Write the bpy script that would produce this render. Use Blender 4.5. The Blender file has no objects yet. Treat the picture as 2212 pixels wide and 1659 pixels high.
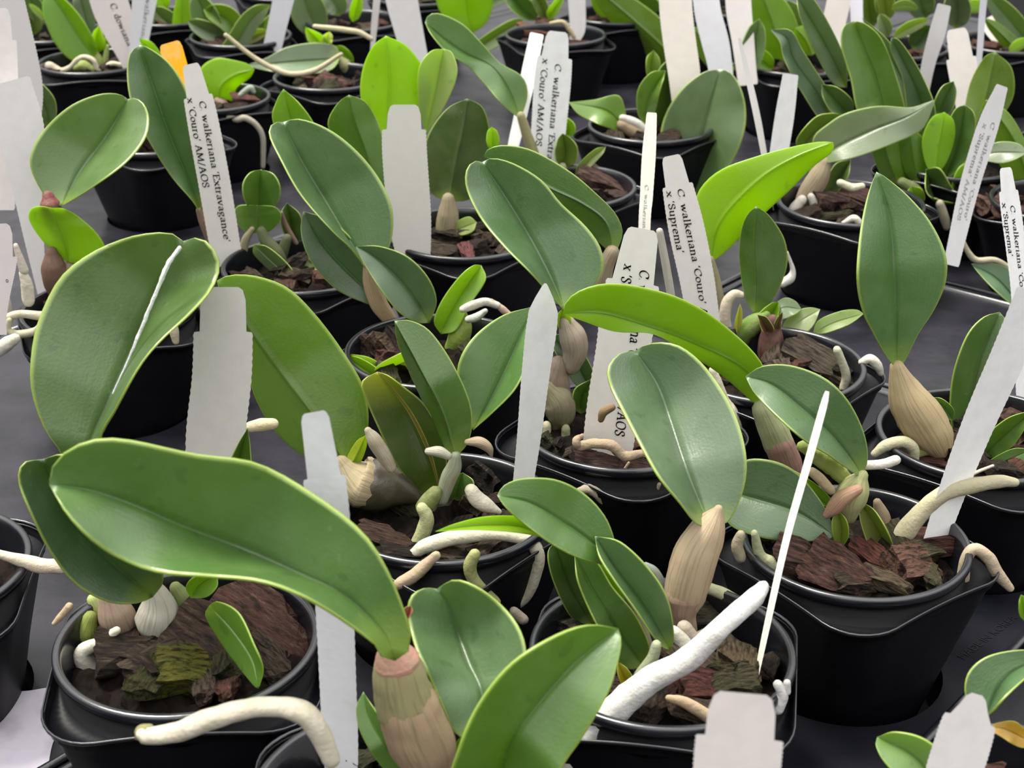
import bpy, bmesh, math, random
from mathutils import Vector, Matrix, noise
from mathutils.geometry import delaunay_2d_cdt

# ------------------------------------------------------------------ camera
W_PX, H_PX = 2212.0, 1659.0
FOC = 3400.0                       # focal length in pixels
PITCH = math.radians(24.84)
RIM_Z = 0.085                      # height of the pot rims above the pot feet
CAM = Vector((0.0, 0.0, RIM_Z + 0.339))
sc = bpy.context.scene
cam_d = bpy.data.cameras.new('camera')
cam = bpy.data.objects.new('camera', cam_d)
sc.collection.objects.link(cam)
cam.location = CAM
cam.rotation_euler = (math.pi / 2 - PITCH, 0, 0)
cam_d.sensor_width = 36.0
cam_d.lens = FOC / W_PX * 36.0
cam_d.clip_start, cam_d.clip_end = 0.01, 50
cam_d.dof.use_dof = True
cam_d.dof.focus_distance = 0.70
cam_d.dof.aperture_fstop = 26.0
sc.camera = cam

# ------------------------------------------------------------------ light
sc.view_settings.view_transform = 'Standard'
sc.view_settings.look = 'None'
sc.view_settings.gamma = 1.0
sc.view_settings.use_curve_mapping = False
sc.view_settings.exposure = 0.24
world = bpy.data.worlds.new('greenhouse_sky')
sc.world = world
world.use_nodes = True
wn, wl = world.node_tree.nodes, world.node_tree.links
wn.clear()
wo = wn.new('ShaderNodeOutputWorld')
bg = wn.new('ShaderNodeBackground')
tc = wn.new('ShaderNodeTexCoord')
sep = wn.new('ShaderNodeSeparateXYZ')
# white translucent roof: bright overhead, dim low down, added fill behind camera for tags
ry = wn.new('ShaderNodeMapRange'); ry.inputs[1].default_value = -0.75; ry.inputs[2].default_value = 0.75
ry.inputs[3].default_value = 1.25; ry.inputs[4].default_value = 1.0
rz = wn.new('ShaderNodeMapRange'); rz.inputs[1].default_value = 0.05; rz.inputs[2].default_value = 0.80
rz.inputs[3].default_value = 0.10; rz.inputs[4].default_value = 1.0
mul = wn.new('ShaderNodeMath'); mul.operation = 'MULTIPLY'
SKY = 1.95
mul2 = wn.new('ShaderNodeMath'); mul2.operation = 'MULTIPLY'; mul2.inputs[1].default_value = SKY
wl.new(tc.outputs['Generated'], sep.inputs[0])
wl.new(sep.outputs['Y'], ry.inputs[0]); wl.new(sep.outputs['Z'], rz.inputs[0])
wl.new(ry.outputs[0], mul.inputs[0]); wl.new(rz.outputs[0], mul.inputs[1])
wl.new(mul.outputs[0], mul2.inputs[0]); wl.new(mul2.outputs[0], bg.inputs['Strength'])
bg.inputs['Color'].default_value = (1.0, 0.985, 0.965, 1)
wl.new(bg.outputs[0], wo.inputs[0])
sun_d = bpy.data.lights.new('sun', 'SUN')
sun_d.energy = 5.0
sun_d.angle = math.radians(24)
sun_d.color = (1.0, 0.95, 0.84)
sun = bpy.data.objects.new('sun', sun_d)
sc.collection.objects.link(sun)
sun.rotation_euler = Vector((0.34, -0.16, -0.93)).to_track_quat('-Z', 'Y').to_euler()   # comes from beyond, high, a little left

# ------------------------------------------------------------------ pixel <-> place
CP, SP = math.cos(PITCH), math.sin(PITCH)
def ray(px, py):
    x = (px - W_PX / 2) / FOC
    y = -(py - H_PX / 2) / FOC
    return Vector((x, CP + SP * y, -SP + CP * y))
def at(px, py, Y):
    d = ray(px, py)
    return CAM + d * (Y / d.y)
def on_z(px, py, z):
    d = ray(px, py)
    return CAM + d * ((z - CAM.z) / d.z)
def scale_at(py, Y):               # pixels per metre
    return FOC / (Y / ray(0, py).y)

# ------------------------------------------------------------------ objects
COL = sc.collection
def tag(o, label, cat, group=None, kind=None):
    o['label'] = label
    o['category'] = cat
    if group: o['group'] = group
    if kind: o['kind'] = kind
    return o
def root(name, loc, label, cat, group=None):
    o = bpy.data.objects.new(name, None)
    o.empty_display_size = 0.02
    o.location = loc
    COL.objects.link(o)
    return tag(o, label, cat, group)
def link_mesh(name, me, parent=None, smooth=True):
    o = bpy.data.objects.new(name, me)
    COL.objects.link(o)
    if parent: o.parent = parent
    return o
def mesh_obj(name, verts, faces, mat, parent=None, uvs=None, origin=None, smooth=True, merge=1e-6):
    org = origin if origin is not None else Vector((0, 0, 0))
    me = bpy.data.meshes.new(name)
    me.from_pydata([tuple(Vector(v) - org) for v in verts], [], faces)
    if uvs is not None:
        lay = me.uv_layers.new(name='UVMap')
        for lp in me.loops:
            lay.data[lp.index].uv = uvs[lp.vertex_index]
    bm = bmesh.new(); bm.from_mesh(me)
    if merge: bmesh.ops.remove_doubles(bm, verts=bm.verts, dist=merge)
    bmesh.ops.recalc_face_normals(bm, faces=bm.faces)
    for f in bm.faces: f.smooth = smooth
    bm.to_mesh(me); bm.free()
    if mat: me.materials.append(mat)
    return link_mesh(name, me, parent)

# ------------------------------------------------------------------ materials
def new_mat(name):
    m = bpy.data.materials.new(name)
    m.use_nodes = True
    nt = m.node_tree
    nt.nodes.clear()
    out = nt.nodes.new('ShaderNodeOutputMaterial')
    bs = nt.nodes.new('ShaderNodeBsdfPrincipled')
    nt.links.new(bs.outputs[0], out.inputs[0])
    return m, nt, bs, out
def N(nt, t, **kw):
    n = nt.nodes.new(t)
    for k, v in kw.items(): setattr(n, k, v)
    return n
def mix_col(nt, a, b, fac, mode='MIX'):
    n = N(nt, 'ShaderNodeMix', data_type='RGBA', blend_type=mode)
    for sock, v in ((n.inputs[0], fac), (n.inputs[6], a), (n.inputs[7], b)):
        if hasattr(v, 'is_output'): nt.links.new(v, sock)
        elif isinstance(v, (int, float)): sock.default_value = v
        else: sock.default_value = (*v, 1)
    return n.outputs[2]
def ramp(nt, val, p0, p1, c0=0.0, c1=1.0):
    n = N(nt, 'ShaderNodeMapRange')
    nt.links.new(val, n.inputs[0])
    n.inputs[1].default_value, n.inputs[2].default_value = p0, p1
    n.inputs[3].default_value, n.inputs[4].default_value = c0, c1
    return n.outputs[0]
def math_n(nt, op, a, b=None):
    n = N(nt, 'ShaderNodeMath', operation=op)
    for i, v in enumerate((a, b)):
        if v is None: continue
        if hasattr(v, 'is_output'): nt.links.new(v, n.inputs[i])
        else: n.inputs[i].default_value = v
    return n.outputs[0]
def noise_tex(nt, vec, scale, detail=3, rough=0.55):
    n = N(nt, 'ShaderNodeTexNoise')
    n.inputs['Scale'].default_value = scale
    n.inputs['Detail'].default_value = detail
    n.inputs['Roughness'].default_value = rough
    if vec is not None: nt.links.new(vec, n.inputs['Vector'])
    return n.outputs['Fac']
def bump(nt, bs, h, strength, dist=0.001):
    n = N(nt, 'ShaderNodeBump')
    n.inputs['Strength'].default_value = strength
    n.inputs['Distance'].default_value = dist
    nt.links.new(h, n.inputs['Height'])
    nt.links.new(n.outputs[0], bs.inputs['Normal'])

def leaf_material(name, streak=False):
    m, nt, bs, out = new_mat(name)
    oi = N(nt, 'ShaderNodeObjectInfo')
    tcn = N(nt, 'ShaderNodeTexCoord')
    uv = N(nt, 'ShaderNodeSeparateXYZ'); nt.links.new(tcn.outputs['UV'], uv.inputs[0])
    u = math_n(nt, 'ABSOLUTE', math_n(nt, 'SUBTRACT', math_n(nt, 'MULTIPLY', uv.outputs[0], 2.0), 1.0))
    v = uv.outputs[1]
    off = N(nt, 'ShaderNodeVectorMath', operation='ADD')
    nt.links.new(tcn.outputs['Object'], off.inputs[0]); nt.links.new(oi.outputs['Random'], off.inputs[1])
    base = oi.outputs['Color']
    n1 = noise_tex(nt, off.outputs[0], 55, 4)
    n2 = noise_tex(nt, off.outputs[0], 330, 3)
    col = mix_col(nt, base, (0.35, 0.50, 0.25), ramp(nt, n1, 0.40, 0.75, 0.0, 0.09))
    col = mix_col(nt, col, (0.30, 0.33, 0.28), ramp(nt, n2, 0.64, 0.74, 0.0, 0.12))
    # darker water-soaked blotches
    n3 = noise_tex(nt, off.outputs[0], 130, 2)
    col = mix_col(nt, col, (0.02, 0.06, 0.02), ramp(nt, n3, 0.66, 0.70, 0.0, 0.35))
    # pale lime margin, own colour plus painted rim light; yellow neck, own colour
    col = mix_col(nt, col, (0.46, 0.60, 0.10), ramp(nt, u, 0.94, 0.995, 0.0, 0.55))
    col = mix_col(nt, col, (0.30, 0.42, 0.05), ramp(nt, v, 0.16, 0.0, 0.0, 0.6))
    if streak:
        s = math_n(nt, 'ABSOLUTE', math_n(nt, 'SUBTRACT', uv.outputs[0], 0.56))
        col = mix_col(nt, col, (0.40, 0.42, 0.02), ramp(nt, v, 0.68, 1.0, 0.0, 0.8))
        col = mix_col(nt, col, (0.62, 0.50, 0.16), ramp(nt, s, 0.055, 0.048))
        col = mix_col(nt, col, (0.22, 0.13, 0.04), ramp(nt, s, 0.042, 0.036))
    nt.links.new(col, bs.inputs['Base Color'])
    rg = ramp(nt, n1, 0.3, 0.8, 0.26, 0.42)
    nt.links.new(rg, bs.inputs['Roughness'])
    bs.inputs['Specular IOR Level'].default_value = 0.9
    bs.inputs['Sheen Weight'].default_value = 0.0
    st = N(nt, 'ShaderNodeMapping'); st.inputs['Scale'].default_value = (34, 1.5, 1)
    nt.links.new(tcn.outputs['UV'], st.inputs[0])
    fine = math_n(nt, 'ADD', noise_tex(nt, off.outputs[0], 900, 2), math_n(nt, 'MULTIPLY', noise_tex(nt, st.outputs[0], 1.0, 2), 0.8))
    bump(nt, bs, fine, 0.22, 0.0004)
    tr = N(nt, 'ShaderNodeBsdfTranslucent')
    tcol = mix_col(nt, col, (0.66, 0.96, 0.03), 0.72)
    nt.links.new(tcol, tr.inputs['Color'])
    mx = N(nt, 'ShaderNodeMixShader')
    nt.links.new(oi.outputs['Alpha'], mx.inputs[0])
    nt.links.new(bs.outputs[0], mx.inputs[1]); nt.links.new(tr.outputs[0], mx.inputs[2])
    nt.links.new(mx.outputs[0], out.inputs[0])
    return m
M_LEAF = leaf_material('orchid_leaf')
M_SCAR = leaf_material('scarred_leaf', True)

def simple_mat(name, col, rough=0.5, spec=0.5, nscale=80, namp=0.25, col2=None, bscale=300, bstr=0.2, obj_col=False):
    m, nt, bs, out = new_mat(name)
    tcn = N(nt, 'ShaderNodeTexCoord')
    n1 = noise_tex(nt, tcn.outputs['Object'], nscale, 4)
    c = N(nt, 'ShaderNodeObjectInfo').outputs['Color'] if obj_col else col
    c2 = col2 if col2 else tuple(x * 0.5 for x in col)
    nt.links.new(mix_col(nt, c, c2, ramp(nt, n1, 0.40, 0.70, 0.0, namp)), bs.inputs['Base Color'])
    bs.inputs['Roughness'].default_value = rough
    bs.inputs['Specular IOR Level'].default_value = spec
    if bstr: bump(nt, bs, noise_tex(nt, tcn.outputs['Object'], bscale, 4), bstr, 0.001)
    return m
M_POT = simple_mat('black_pot_plastic', (0.0022, 0.0025, 0.0045), 0.46, 0.16, 60, 0.5, (0.005, 0.005, 0.007), 500, 0.06)
M_RIM = simple_mat('black_rim_plastic', (0.006, 0.007, 0.011), 0.24, 0.9, 60, 0.4, (0.014, 0.014, 0.018), 500, 0.05)
M_TRAY = simple_mat('tray_plastic', (0.004, 0.0045, 0.008), 0.42, 0.25, 34, 0.8, (0.009, 0.009, 0.014), 140, 0.15)
M_DUSTY = simple_mat('dusty_tray_plastic', (0.019, 0.018, 0.026), 0.36, 0.36, 26, 0.95, (0.003, 0.003, 0.005), 140, 0.15)
M_SKIN = simple_mat('bulb_skin', (0.045, 0.042, 0.024), 0.3, 0.6, 60, 0.6, (0.10, 0.07, 0.07), 300, 0.3)
M_FADED = simple_mat('faded_ink', (0.30, 0.30, 0.31), 0.7, 0.1, 900, 0.8, (0.60, 0.59, 0.58), 10, 0)
M_PALE_PATCH = simple_mat('pale_tray_patch', (0.62, 0.57, 0.66), 0.5, 0.5, 40, 0.7, (0.26, 0.24, 0.30), 90, 0.5)
M_EMBOSS = simple_mat('embossed_plastic', (0.006, 0.006, 0.009), 0.5, 0.3, 34, 0.2)
M_FLOOR = simple_mat('dark_bench', (0.004, 0.004, 0.006), 0.9, 0.1, 8, 0.5)
M_TAG = simple_mat('white_tag_plastic', (0.84, 0.81, 0.77), 0.48, 0.35, 130, 0.24, (0.62, 0.60, 0.57), 420, 0.08, True)
M_INK = simple_mat('black_ink', (0.008, 0.008, 0.010), 0.7, 0.1, 300, 0.3, (0.03, 0.03, 0.03), 10, 0)
M_ROOT = simple_mat('cream_root', (0.62, 0.57, 0.45), 0.75, 0.2, 190, 0.35, (0.30, 0.30, 0.16), 520, 0.5, True)
M_MIX = simple_mat('bark_mix', (0.012, 0.008, 0.006), 0.95, 0.1, 160, 0.8, (0.003, 0.002, 0.002), 260, 0.9)
def bark_material():
    m, nt, bs, out = new_mat('bark_chip')
    oi = N(nt, 'ShaderNodeObjectInfo')
    tcn = N(nt, 'ShaderNodeTexCoord')
    mp = N(nt, 'ShaderNodeMapping'); mp.inputs['Scale'].default_value = (1, 5, 5)
    nt.links.new(tcn.outputs['Object'], mp.inputs[0])
    n1 = noise_tex(nt, mp.outputs[0], 3.2, 6, 0.68)
    c = mix_col(nt, oi.outputs['Color'], (0.012, 0.008, 0.006), ramp(nt, n1, 0.46, 0.62, 0, 0.92))
    c = mix_col(nt, c, (0.30, 0.22, 0.16), ramp(nt, n1, 0.42, 0.28, 0, 0.5))
    nt.links.new(c, bs.inputs['Base Color'])
    bs.inputs['Roughness'].default_value = 0.85
    bs.inputs['Specular IOR Level'].default_value = 0.2
    bump(nt, bs, n1, 1.0, 0.006)
    return m
M_BARK = bark_material()
def papery_material():
    m, nt, bs, out = new_mat('papery_sheath')
    oi = N(nt, 'ShaderNodeObjectInfo')
    tcn = N(nt, 'ShaderNodeTexCoord')
    mp = N(nt, 'ShaderNodeMapping'); mp.inputs['Scale'].default_value = (38, 1.4, 1)
    nt.links.new(tcn.outputs['UV'], mp.inputs[0])
    n1 = noise_tex(nt, mp.outputs[0], 1.0, 4, 0.6)
    n2 = noise_tex(nt, tcn.outputs['Object'], 90, 3)
    c = mix_col(nt, oi.outputs['Color'], (0.070, 0.075, 0.028), ramp(nt, n1, 0.50, 0.74, 0, 0.60))
    c = mix_col(nt, c, (0.30, 0.20, 0.12), ramp(nt, n2, 0.50, 0.75, 0, 0.45))
    nt.links.new(c, bs.inputs['Base Color'])
    bs.inputs['Roughness'].default_value = 0.55
    bs.inputs['Specular IOR Level'].default_value = 0.35
    bump(nt, bs, n1, 0.6, 0.0012)
    return m
M_PAPER = papery_material()

# leaf colours (albedo)
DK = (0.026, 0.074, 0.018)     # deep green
GR = (0.048, 0.135, 0.020)     # mid green
BL = (0.05, 0.125, 0.06)     # bluish green
OL = (0.075, 0.150, 0.020)     # olive
LM = (0.215, 0.420, 0.012)     # young lime
ML = (0.120, 0.280, 0.020)     # fresh green
PL = (0.230, 0.330, 0.210)     # pale grey green
GY = (0.150, 0.225, 0.150)     # grey green
# tube colours
CREAM = (0.66, 0.60, 0.47); WHITE = (0.74, 0.72, 0.70); GREENR = (0.33, 0.37, 0.16); TANR = (0.50, 0.36, 0.24); DRY = (0.30, 0.21, 0.14)
TAN = (0.44, 0.33, 0.19); STRAW = (0.42, 0.36, 0.20); GREYP = (0.40, 0.38, 0.28); BROWN = (0.13, 0.07, 0.045); PINK = (0.45, 0.17, 0.17); MAROON = (0.10, 0.025, 0.03)

# ------------------------------------------------------------------ curves
def catmull(pts, n):
    """n points at equal arc length along a smooth curve through pts (tuples of any size)."""
    P = [tuple(map(float, p)) for p in pts]
    if len(P) == 2:
        dense = [tuple(a + (b - a) * t / 40 for a, b in zip(P[0], P[1])) for t in range(41)]
    else:
        ext = [tuple(2 * a - b for a, b in zip(P[0], P[1]))] + P + [tuple(2 * a - b for a, b in zip(P[-1], P[-2]))]
        dense = []
        for i in range(1, len(ext) - 2):
            p0, p1, p2, p3 = ext[i - 1:i + 3]
            for k in range(24):
                t = k / 24
                dense.append(tuple(0.5 * (2 * b + (c - a) * t + (2 * a - 5 * b + 4 * c - d) * t * t + (3 * b - a - 3 * c + d) * t ** 3)
                                   for a, b, c, d in zip(p0, p1, p2, p3)))
        dense.append(P[-1])
    L = [0.0]
    for a, b in zip(dense, dense[1:]):
        L.append(L[-1] + math.hypot(b[0] - a[0], b[1] - a[1]))
    out, j = [], 0
    for i in range(n):
        s = L[-1] * i / (n - 1)
        while j < len(L) - 2 and L[j + 1] < s: j += 1
        seg = L[j + 1] - L[j]
        t = 0 if seg < 1e-9 else (s - L[j]) / seg
        out.append(tuple(a + (b - a) * t for a, b in zip(dense[j], dense[j + 1])))
    return out
def lerp_list(v, t):
    if len(v) == 1: return v[0]
    x = t * (len(v) - 1)
    i = min(int(x), len(v) - 2)
    return v[i] + (v[i + 1] - v[i]) * (x - i)

# ------------------------------------------------------------------ leaf
ACROSS = (0.0, 0.035, 0.14, 0.34, 0.58, 0.80, 0.93, 1.0)
def leaf(P, m, a, b, d=(0.0, 0.0), s=(-1, -1), col=GR, th=0.0019, k=1.10, mat=None, name='leaf', label=None, cup=0.92, n=30, crease=0.0008, tr=None):
    """A fleshy leaf: midrib m and its two margins a, b (base to tip), at distance P.Y + d from the camera;
    each half-blade rises towards (-) or away from (+) the viewer so that both halves are about equally wide."""
    mid = catmull(m, n)
    A = catmull([m[0]] + list(a) + [m[-1]], n)
    B = catmull([m[0]] + list(b) + [m[-1]], n)
    wa = [math.hypot(p[0] - q[0], p[1] - q[1]) for p, q in zip(A, mid)]
    wb = [math.hypot(p[0] - q[0], p[1] - q[1]) for p, q in zip(B, mid)]
    kk = max(k, 1.0) * 1.16
    Wd = [kk * max(x, y) for x, y in zip(wa, wb)]
    for _ in range(2):
        Wd = [max(Wd[i], (Wd[max(i - 1, 0)] + Wd[i] + Wd[min(i + 1, n - 1)]) / 3) if 0 < i < n - 1 else Wd[i] for i in range(n)]
    grid = []
    for i in range(n):
        t = i / (n - 1)
        Y = P['Y'] + lerp_list(d, t)
        scl = scale_at(mid[i][1], Y)
        oa = s[0] * math.sqrt(max(Wd[i] ** 2 - wa[i] ** 2, 0)) / scl
        ob = s[1] * math.sqrt(max(Wd[i] ** 2 - wb[i] ** 2, 0)) / scl
        row = []
        for q in reversed(ACROSS[1:]):
            row.append((at(mid[i][0] + (A[i][0] - mid[i][0]) * q, mid[i][1] + (A[i][1] - mid[i][1]) * q, Y + oa * q ** cup), 0.5 - q / 2))
        sg = -1 if s[0] + s[1] <= 0 else 1
        cr = crease * min(1.0, 5 * t + 0.1, 6 * (1 - t)) * min(1.0, Wd[i] / scl / 0.012)
        row.append((at(mid[i][0], mid[i][1], Y - sg * cr), 0.5))
        for q in ACROSS[1:]:
            row.append((at(mid[i][0] + (B[i][0] - mid[i][0]) * q, mid[i][1] + (B[i][1] - mid[i][1]) * q, Y + ob * q ** cup), 0.5 + q / 2))
        grid.append(row)
    nc = len(grid[0])
    V, UV, F = [], [], []
    back = []
    for i in range(n):
        for j in range(nc):
            p = grid[i][j][0]
            du = grid[i][min(j + 1, nc - 1)][0] - grid[i][max(j - 1, 0)][0]
            dv = grid[min(i + 1, n - 1)][j][0] - grid[max(i - 1, 0)][j][0]
            nn = du.cross(dv)
            if nn.length < 1e-12: nn = Vector((0, 1, 0))
            nn.normalize()
            if nn.dot(p - CAM) < 0: nn = -nn
            V.append(p); UV.append((grid[i][j][1], i / (n - 1)))
            e = abs(grid[i][j][1] - 0.5) * 2
            prof = (0.34 + 0.66 * (1 - e ** 3)) * min(1.0, 0.4 + 4 * min(i, n - 1 - i) / (n - 1))
            wmid = Wd[i] / scale_at(mid[i][1], P['Y'])
            back.append(p + nn * min(th, 0.22 * max(wmid, 0.0012)) * prof)
    off = len(V)
    V += back; UV += UV[:]
    for i in range(n - 1):
        for j in range(nc - 1):
            q = (i * nc + j, i * nc + j + 1, (i + 1) * nc + j + 1, (i + 1) * nc + j)
            F.append(q); F.append(tuple(x + off for x in reversed(q)))
        for j in (0, nc - 1):
            F.append((i * nc + j, (i + 1) * nc + j, (i + 1) * nc + j + off, i * nc + j + off))
    for i in (0, n - 1):
        for j in range(nc - 1):
            F.append((i * nc + j, i * nc + j + 1, i * nc + j + 1 + off, i * nc + j + off))
    o = mesh_obj(name, V, F, mat or M_LEAF, P['root'], UV, P['loc'], merge=2e-5)
    lim = min(1.0, max(0.0, (col[1] - 0.2) / 0.15))
    col = (col[0] * (0.98 + 0.27 * lim), col[1] * (0.80 + 0.26 * lim), col[2] * (0.64 - 0.1 * lim))
    o.color = (*col, tr if tr is not None else 0.17 + 0.42 * min(1.0, max(0.0, (col[1] - 0.10) / 0.32)))
    if label: o['label'] = label
    return o

def strap(P, m, w, ratio=0.5, d=(0.0, 0.0), s=(-1, -1), col=GR, pw=0.55, skew=0.9, **kw):
    """A leaf from its midrib and its greatest width in pixels; ratio is the share on the first side."""
    n = 9
    mid = catmull(m, n)
    a, b = [], []
    for i in range(1, n - 1):
        t = i / (n - 1)
        tx, ty = mid[i + 1][0] - mid[i - 1][0], mid[i + 1][1] - mid[i - 1][1]
        l = math.hypot(tx, ty) or 1
        nx, ny = ty / l, -tx / l
        pr = w * math.sin(math.pi * t ** skew) ** pw
        a.append((mid[i][0] - nx * pr * ratio, mid[i][1] - ny * pr * ratio))
        b.append((mid[i][0] + nx * pr * (1 - ratio), mid[i][1] + ny * pr * (1 - ratio)))
    return leaf(P, m, a, b, d, s, col, **kw)

# ------------------------------------------------------------------ tubes: roots, bulbs, sheaths
def tube(P, pts, col=CREAM, name='root', mat=None, ring=12, n=None, wob=0.10, rib=0.0, d=0.0, parent=None, label=None, seed=None, flat=1.0):
    """pts: (x, y, radius px[, dy]); a rounded, slightly uneven tube."""
    pts = [(p[0], p[1], p[2], (p[3] if len(p) > 3 else 0.0)) for p in pts]
    n = n or max(18, 8 * len(pts))
    C = catmull(pts, n)
    rnd = random.Random(seed if seed is not None else int(pts[0][0] * 7 + pts[0][1] * 13))
    ctr, rad = [], []
    for c in C:
        Y = P['Y'] + d + c[3]
        ctr.append(at(c[0], c[1], Y)); rad.append(max(c[2], 0.8) / scale_at(c[1], Y))
    # rounded ends
    def cap(p, q, r):
        ax = (p - q).normalized()
        return [(p + ax * r * math.sin(f), r * math.cos(f)) for f in (0.6, 1.1, 1.5)]
    head = list(reversed(cap(ctr[0], ctr[1], rad[0]))); tail = cap(ctr[-1], ctr[-2], rad[-1])
    seq = head + list(zip(ctr, rad)) + tail
    V, UV, F = [], [], []
    ph = rnd.random() * 10
    up = Vector((0.3, -1, 0.4)).normalized()
    for i, (c, r) in enumerate(seq):
        t = (seq[min(i + 1, len(seq) - 1)][0] - seq[max(i - 1, 0)][0]).normalized()
        x = t.cross(up)
        if x.length < 1e-4: x = t.cross(Vector((1, 0, 0)))
        x.normalize(); y = x.cross(t).normalized()
        for k in range(ring):
            f = 2 * math.pi * k / ring
            rr = r * (1 + wob * noise.noise(Vector((c.x * 160 + ph, c.y * 160 + 2 * math.cos(f), c.z * 160 + 2 * math.sin(f)))) + rib * math.cos(ring / 2 * f))
            if wob: rr *= 1 + 0.35 * wob * noise.noise(Vector((c.x * 420 + ph + math.cos(f), c.y * 420 + math.sin(f), c.z * 420)))
            V.append(c + x * rr * math.cos(f) + y * rr * math.sin(f) * flat)
            UV.append((k / ring, i / (len(seq) - 1)))
    for i in range(len(seq) - 1):
        for k in range(ring):
            k2 = (k + 1) % ring
            F.append((i * ring + k, i * ring + k2, (i + 1) * ring + k2, (i + 1) * ring + k))
    F.append(tuple(range(ring))); F.append(tuple(range(len(V) - 1, len(V) - 1 - ring, -1)))
    par = parent or P['root']
    o = mesh_obj(name, V, F, mat or M_ROOT, par, UV, P['loc'], merge=1e-7)
    o.color = (*[c * 0.84 for c in col], 1)
    if label: o['label'] = label
    return o
def bulb(P, pts, col=STRAW, name='pseudobulb', **kw):
    kw.setdefault('ring', 20); kw.setdefault('wob', 0.05); kw.setdefault('rib', 0.02); kw.setdefault('n', 22)
    return tube(P, pts, col, name, mat=kw.pop('mat', M_PAPER), **kw)

# ------------------------------------------------------------------ bark chips
def chip_mesh(seed, size=(1, 0.62, 0.4)):
    rnd = random.Random(seed)
    bm = bmesh.new()
    bmesh.ops.create_cube(bm, size=1.0)
    bmesh.ops.subdivide_edges(bm, edges=bm.edges[:], cuts=3, use_grid_fill=True)
    ofs = Vector((rnd.random() * 50, rnd.random() * 50, rnd.random() * 50))
    for v in bm.verts:
        q = v.co.copy()
        taper = 1 - 0.35 * (q.x + 0.5) * (0.4 + 0.6 * rnd.random() * 0.2 + 0.3)
        r = max(abs(q.y), abs(q.z)) * 2
        q.y *= taper; q.z *= 1 - 0.3 * abs(q.x)
        q += noise.noise_vector(q * 1.7 + ofs) * 0.24 + noise.noise_vector(q * 5 + ofs) * 0.09
        v.co = Vector((q.x * size[0], q.y * size[1], q.z * size[2]))
    for f in bm.faces: f.smooth = False
    me = bpy.data.meshes.new('bark_chip')
    bm.to_mesh(me); bm.free()
    me.materials.append(M_BARK)
    return me
CHIPS = [chip_mesh(i, ((1, 0.62, 0.4), (1, 0.8, 0.5), (1, 0.45, 0.3))[i % 3]) for i in range(9)]
BARKC = [(0.085, 0.042, 0.030), (0.055, 0.034, 0.025), (0.13, 0.055, 0.040), (0.075, 0.055, 0.036), (0.045, 0.033, 0.024), (0.11, 0.080, 0.055), (0.065, 0.062, 0.028)]
def chip(P, px, py, ln, ang=0, col=None, dy=0.0, tilt=0.2, kind=0, squash=1.0, label=None):
    """One larger chip at a pixel on the bark surface; ln in pixels, ang its turn in the picture plane (degrees)."""
    p = on_z(px, py, P['loc'].z + 0.074)
    p = at(px, py, p.y + dy)
    L = ln / scale_at(py, p.y)
    o = link_mesh('bark_chip', CHIPS[kind % 9], P['root'])
    o.location = p - P['loc']
    o.rotation_euler = (tilt, 0.25, math.radians(ang))
    o.scale = (L, L * squash, L)
    o.color = (*(col or BARKC[kind % 7]), 1)
    if label: o['label'] = label
    return o

# ------------------------------------------------------------------ pots
NP = 96
def squircle(h, r, f):
    """Point of a rounded square (half side h, corner radius r) in direction f."""
    c, s_ = math.cos(f), math.sin(f)
    ax, ay = abs(c), abs(s_)
    t = h / max(ax, ay)
    x, y = ax * t, ay * t
    if x > h - r and y > h - r:
        k = h - r
        B = -(ax * k + ay * k)
        Cq = 2 * k * k - r * r
        t = -B + math.sqrt(max(B * B - Cq, 0))
    return c * t, s_ * t
def loft(rows):
    V, F = [], []
    for r in rows: V += r
    for i in range(len(rows) - 1):
        for k in range(NP):
            k2 = (k + 1) % NP
            F.append((i * NP + k, i * NP + k2, (i + 1) * NP + k2, (i + 1) * NP + k))
    return V, F
def circ(r, z): return [(r * math.cos(2 * math.pi * k / NP), r * math.sin(2 * math.pi * k / NP), z) for k in range(NP)]
def sq(h, r, z, dip=0.0):
    out = []
    for k in range(NP):
        f = 2 * math.pi * k / NP
        x, y = squircle(h, r, f)
        out.append((x, y, z - dip * max(0, (math.hypot(x, y) / h - 1.0)) / 0.3))
    return out
def blend(r0, r1, t): return [tuple(a + (b - a) * t for a, b in zip(p, q)) for p, q in zip(r0, r1)]
base_c, top_s = circ(0.0355, 0.0), sq(0.0496, 0.022, 0.0775, 0.003)
body_rows = [circ(0.0002, 0.0005), circ(0.030, 0.0005), circ(0.0348, 0.0), base_c] + [blend(base_c, top_s, t) for t in (0.03, 0.25, 0.5, 0.75, 0.9, 0.97)]
body_rows += [sq(0.0500, 0.022, 0.0768, 0.003), sq(0.0498, 0.022, 0.0770, 0.003), sq(0.0495, 0.022, 0.0735, 0.003), circ(0.0484, 0.0705), circ(0.0478, 0.0795), circ(0.0472, 0.0795)]
body_rows += [circ(0.0470, 0.079), circ(0.0455, 0.066), circ(0.0440, 0.060), circ(0.0002, 0.060)]
fl_rows = [sq(0.0501, 0.022, 0.0766, 0.003), sq(0.0507, 0.0223, 0.0768, 0.003), sq(0.0509, 0.0224, 0.0776, 0.003), sq(0.0507, 0.0223, 0.0783, 0.003), sq(0.0502, 0.022, 0.0783, 0.003), sq(0.0499, 0.022, 0.0776, 0.003)]
fv, ff = loft(fl_rows)
pv, pf = loft(body_rows)
def shared(name, V, F, mat, smooth=True):
    me = bpy.data.meshes.new(name)
    me.from_pydata(V, [], F)
    bm = bmesh.new(); bm.from_mesh(me)
    bmesh.ops.remove_doubles(bm, verts=bm.verts, dist=1e-6)
    bmesh.ops.recalc_face_normals(bm, faces=bm.faces)
    for f in bm.faces: f.smooth = smooth
    bm.to_mesh(me); bm.free()
    me.materials.append(mat)
    return me
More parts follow.
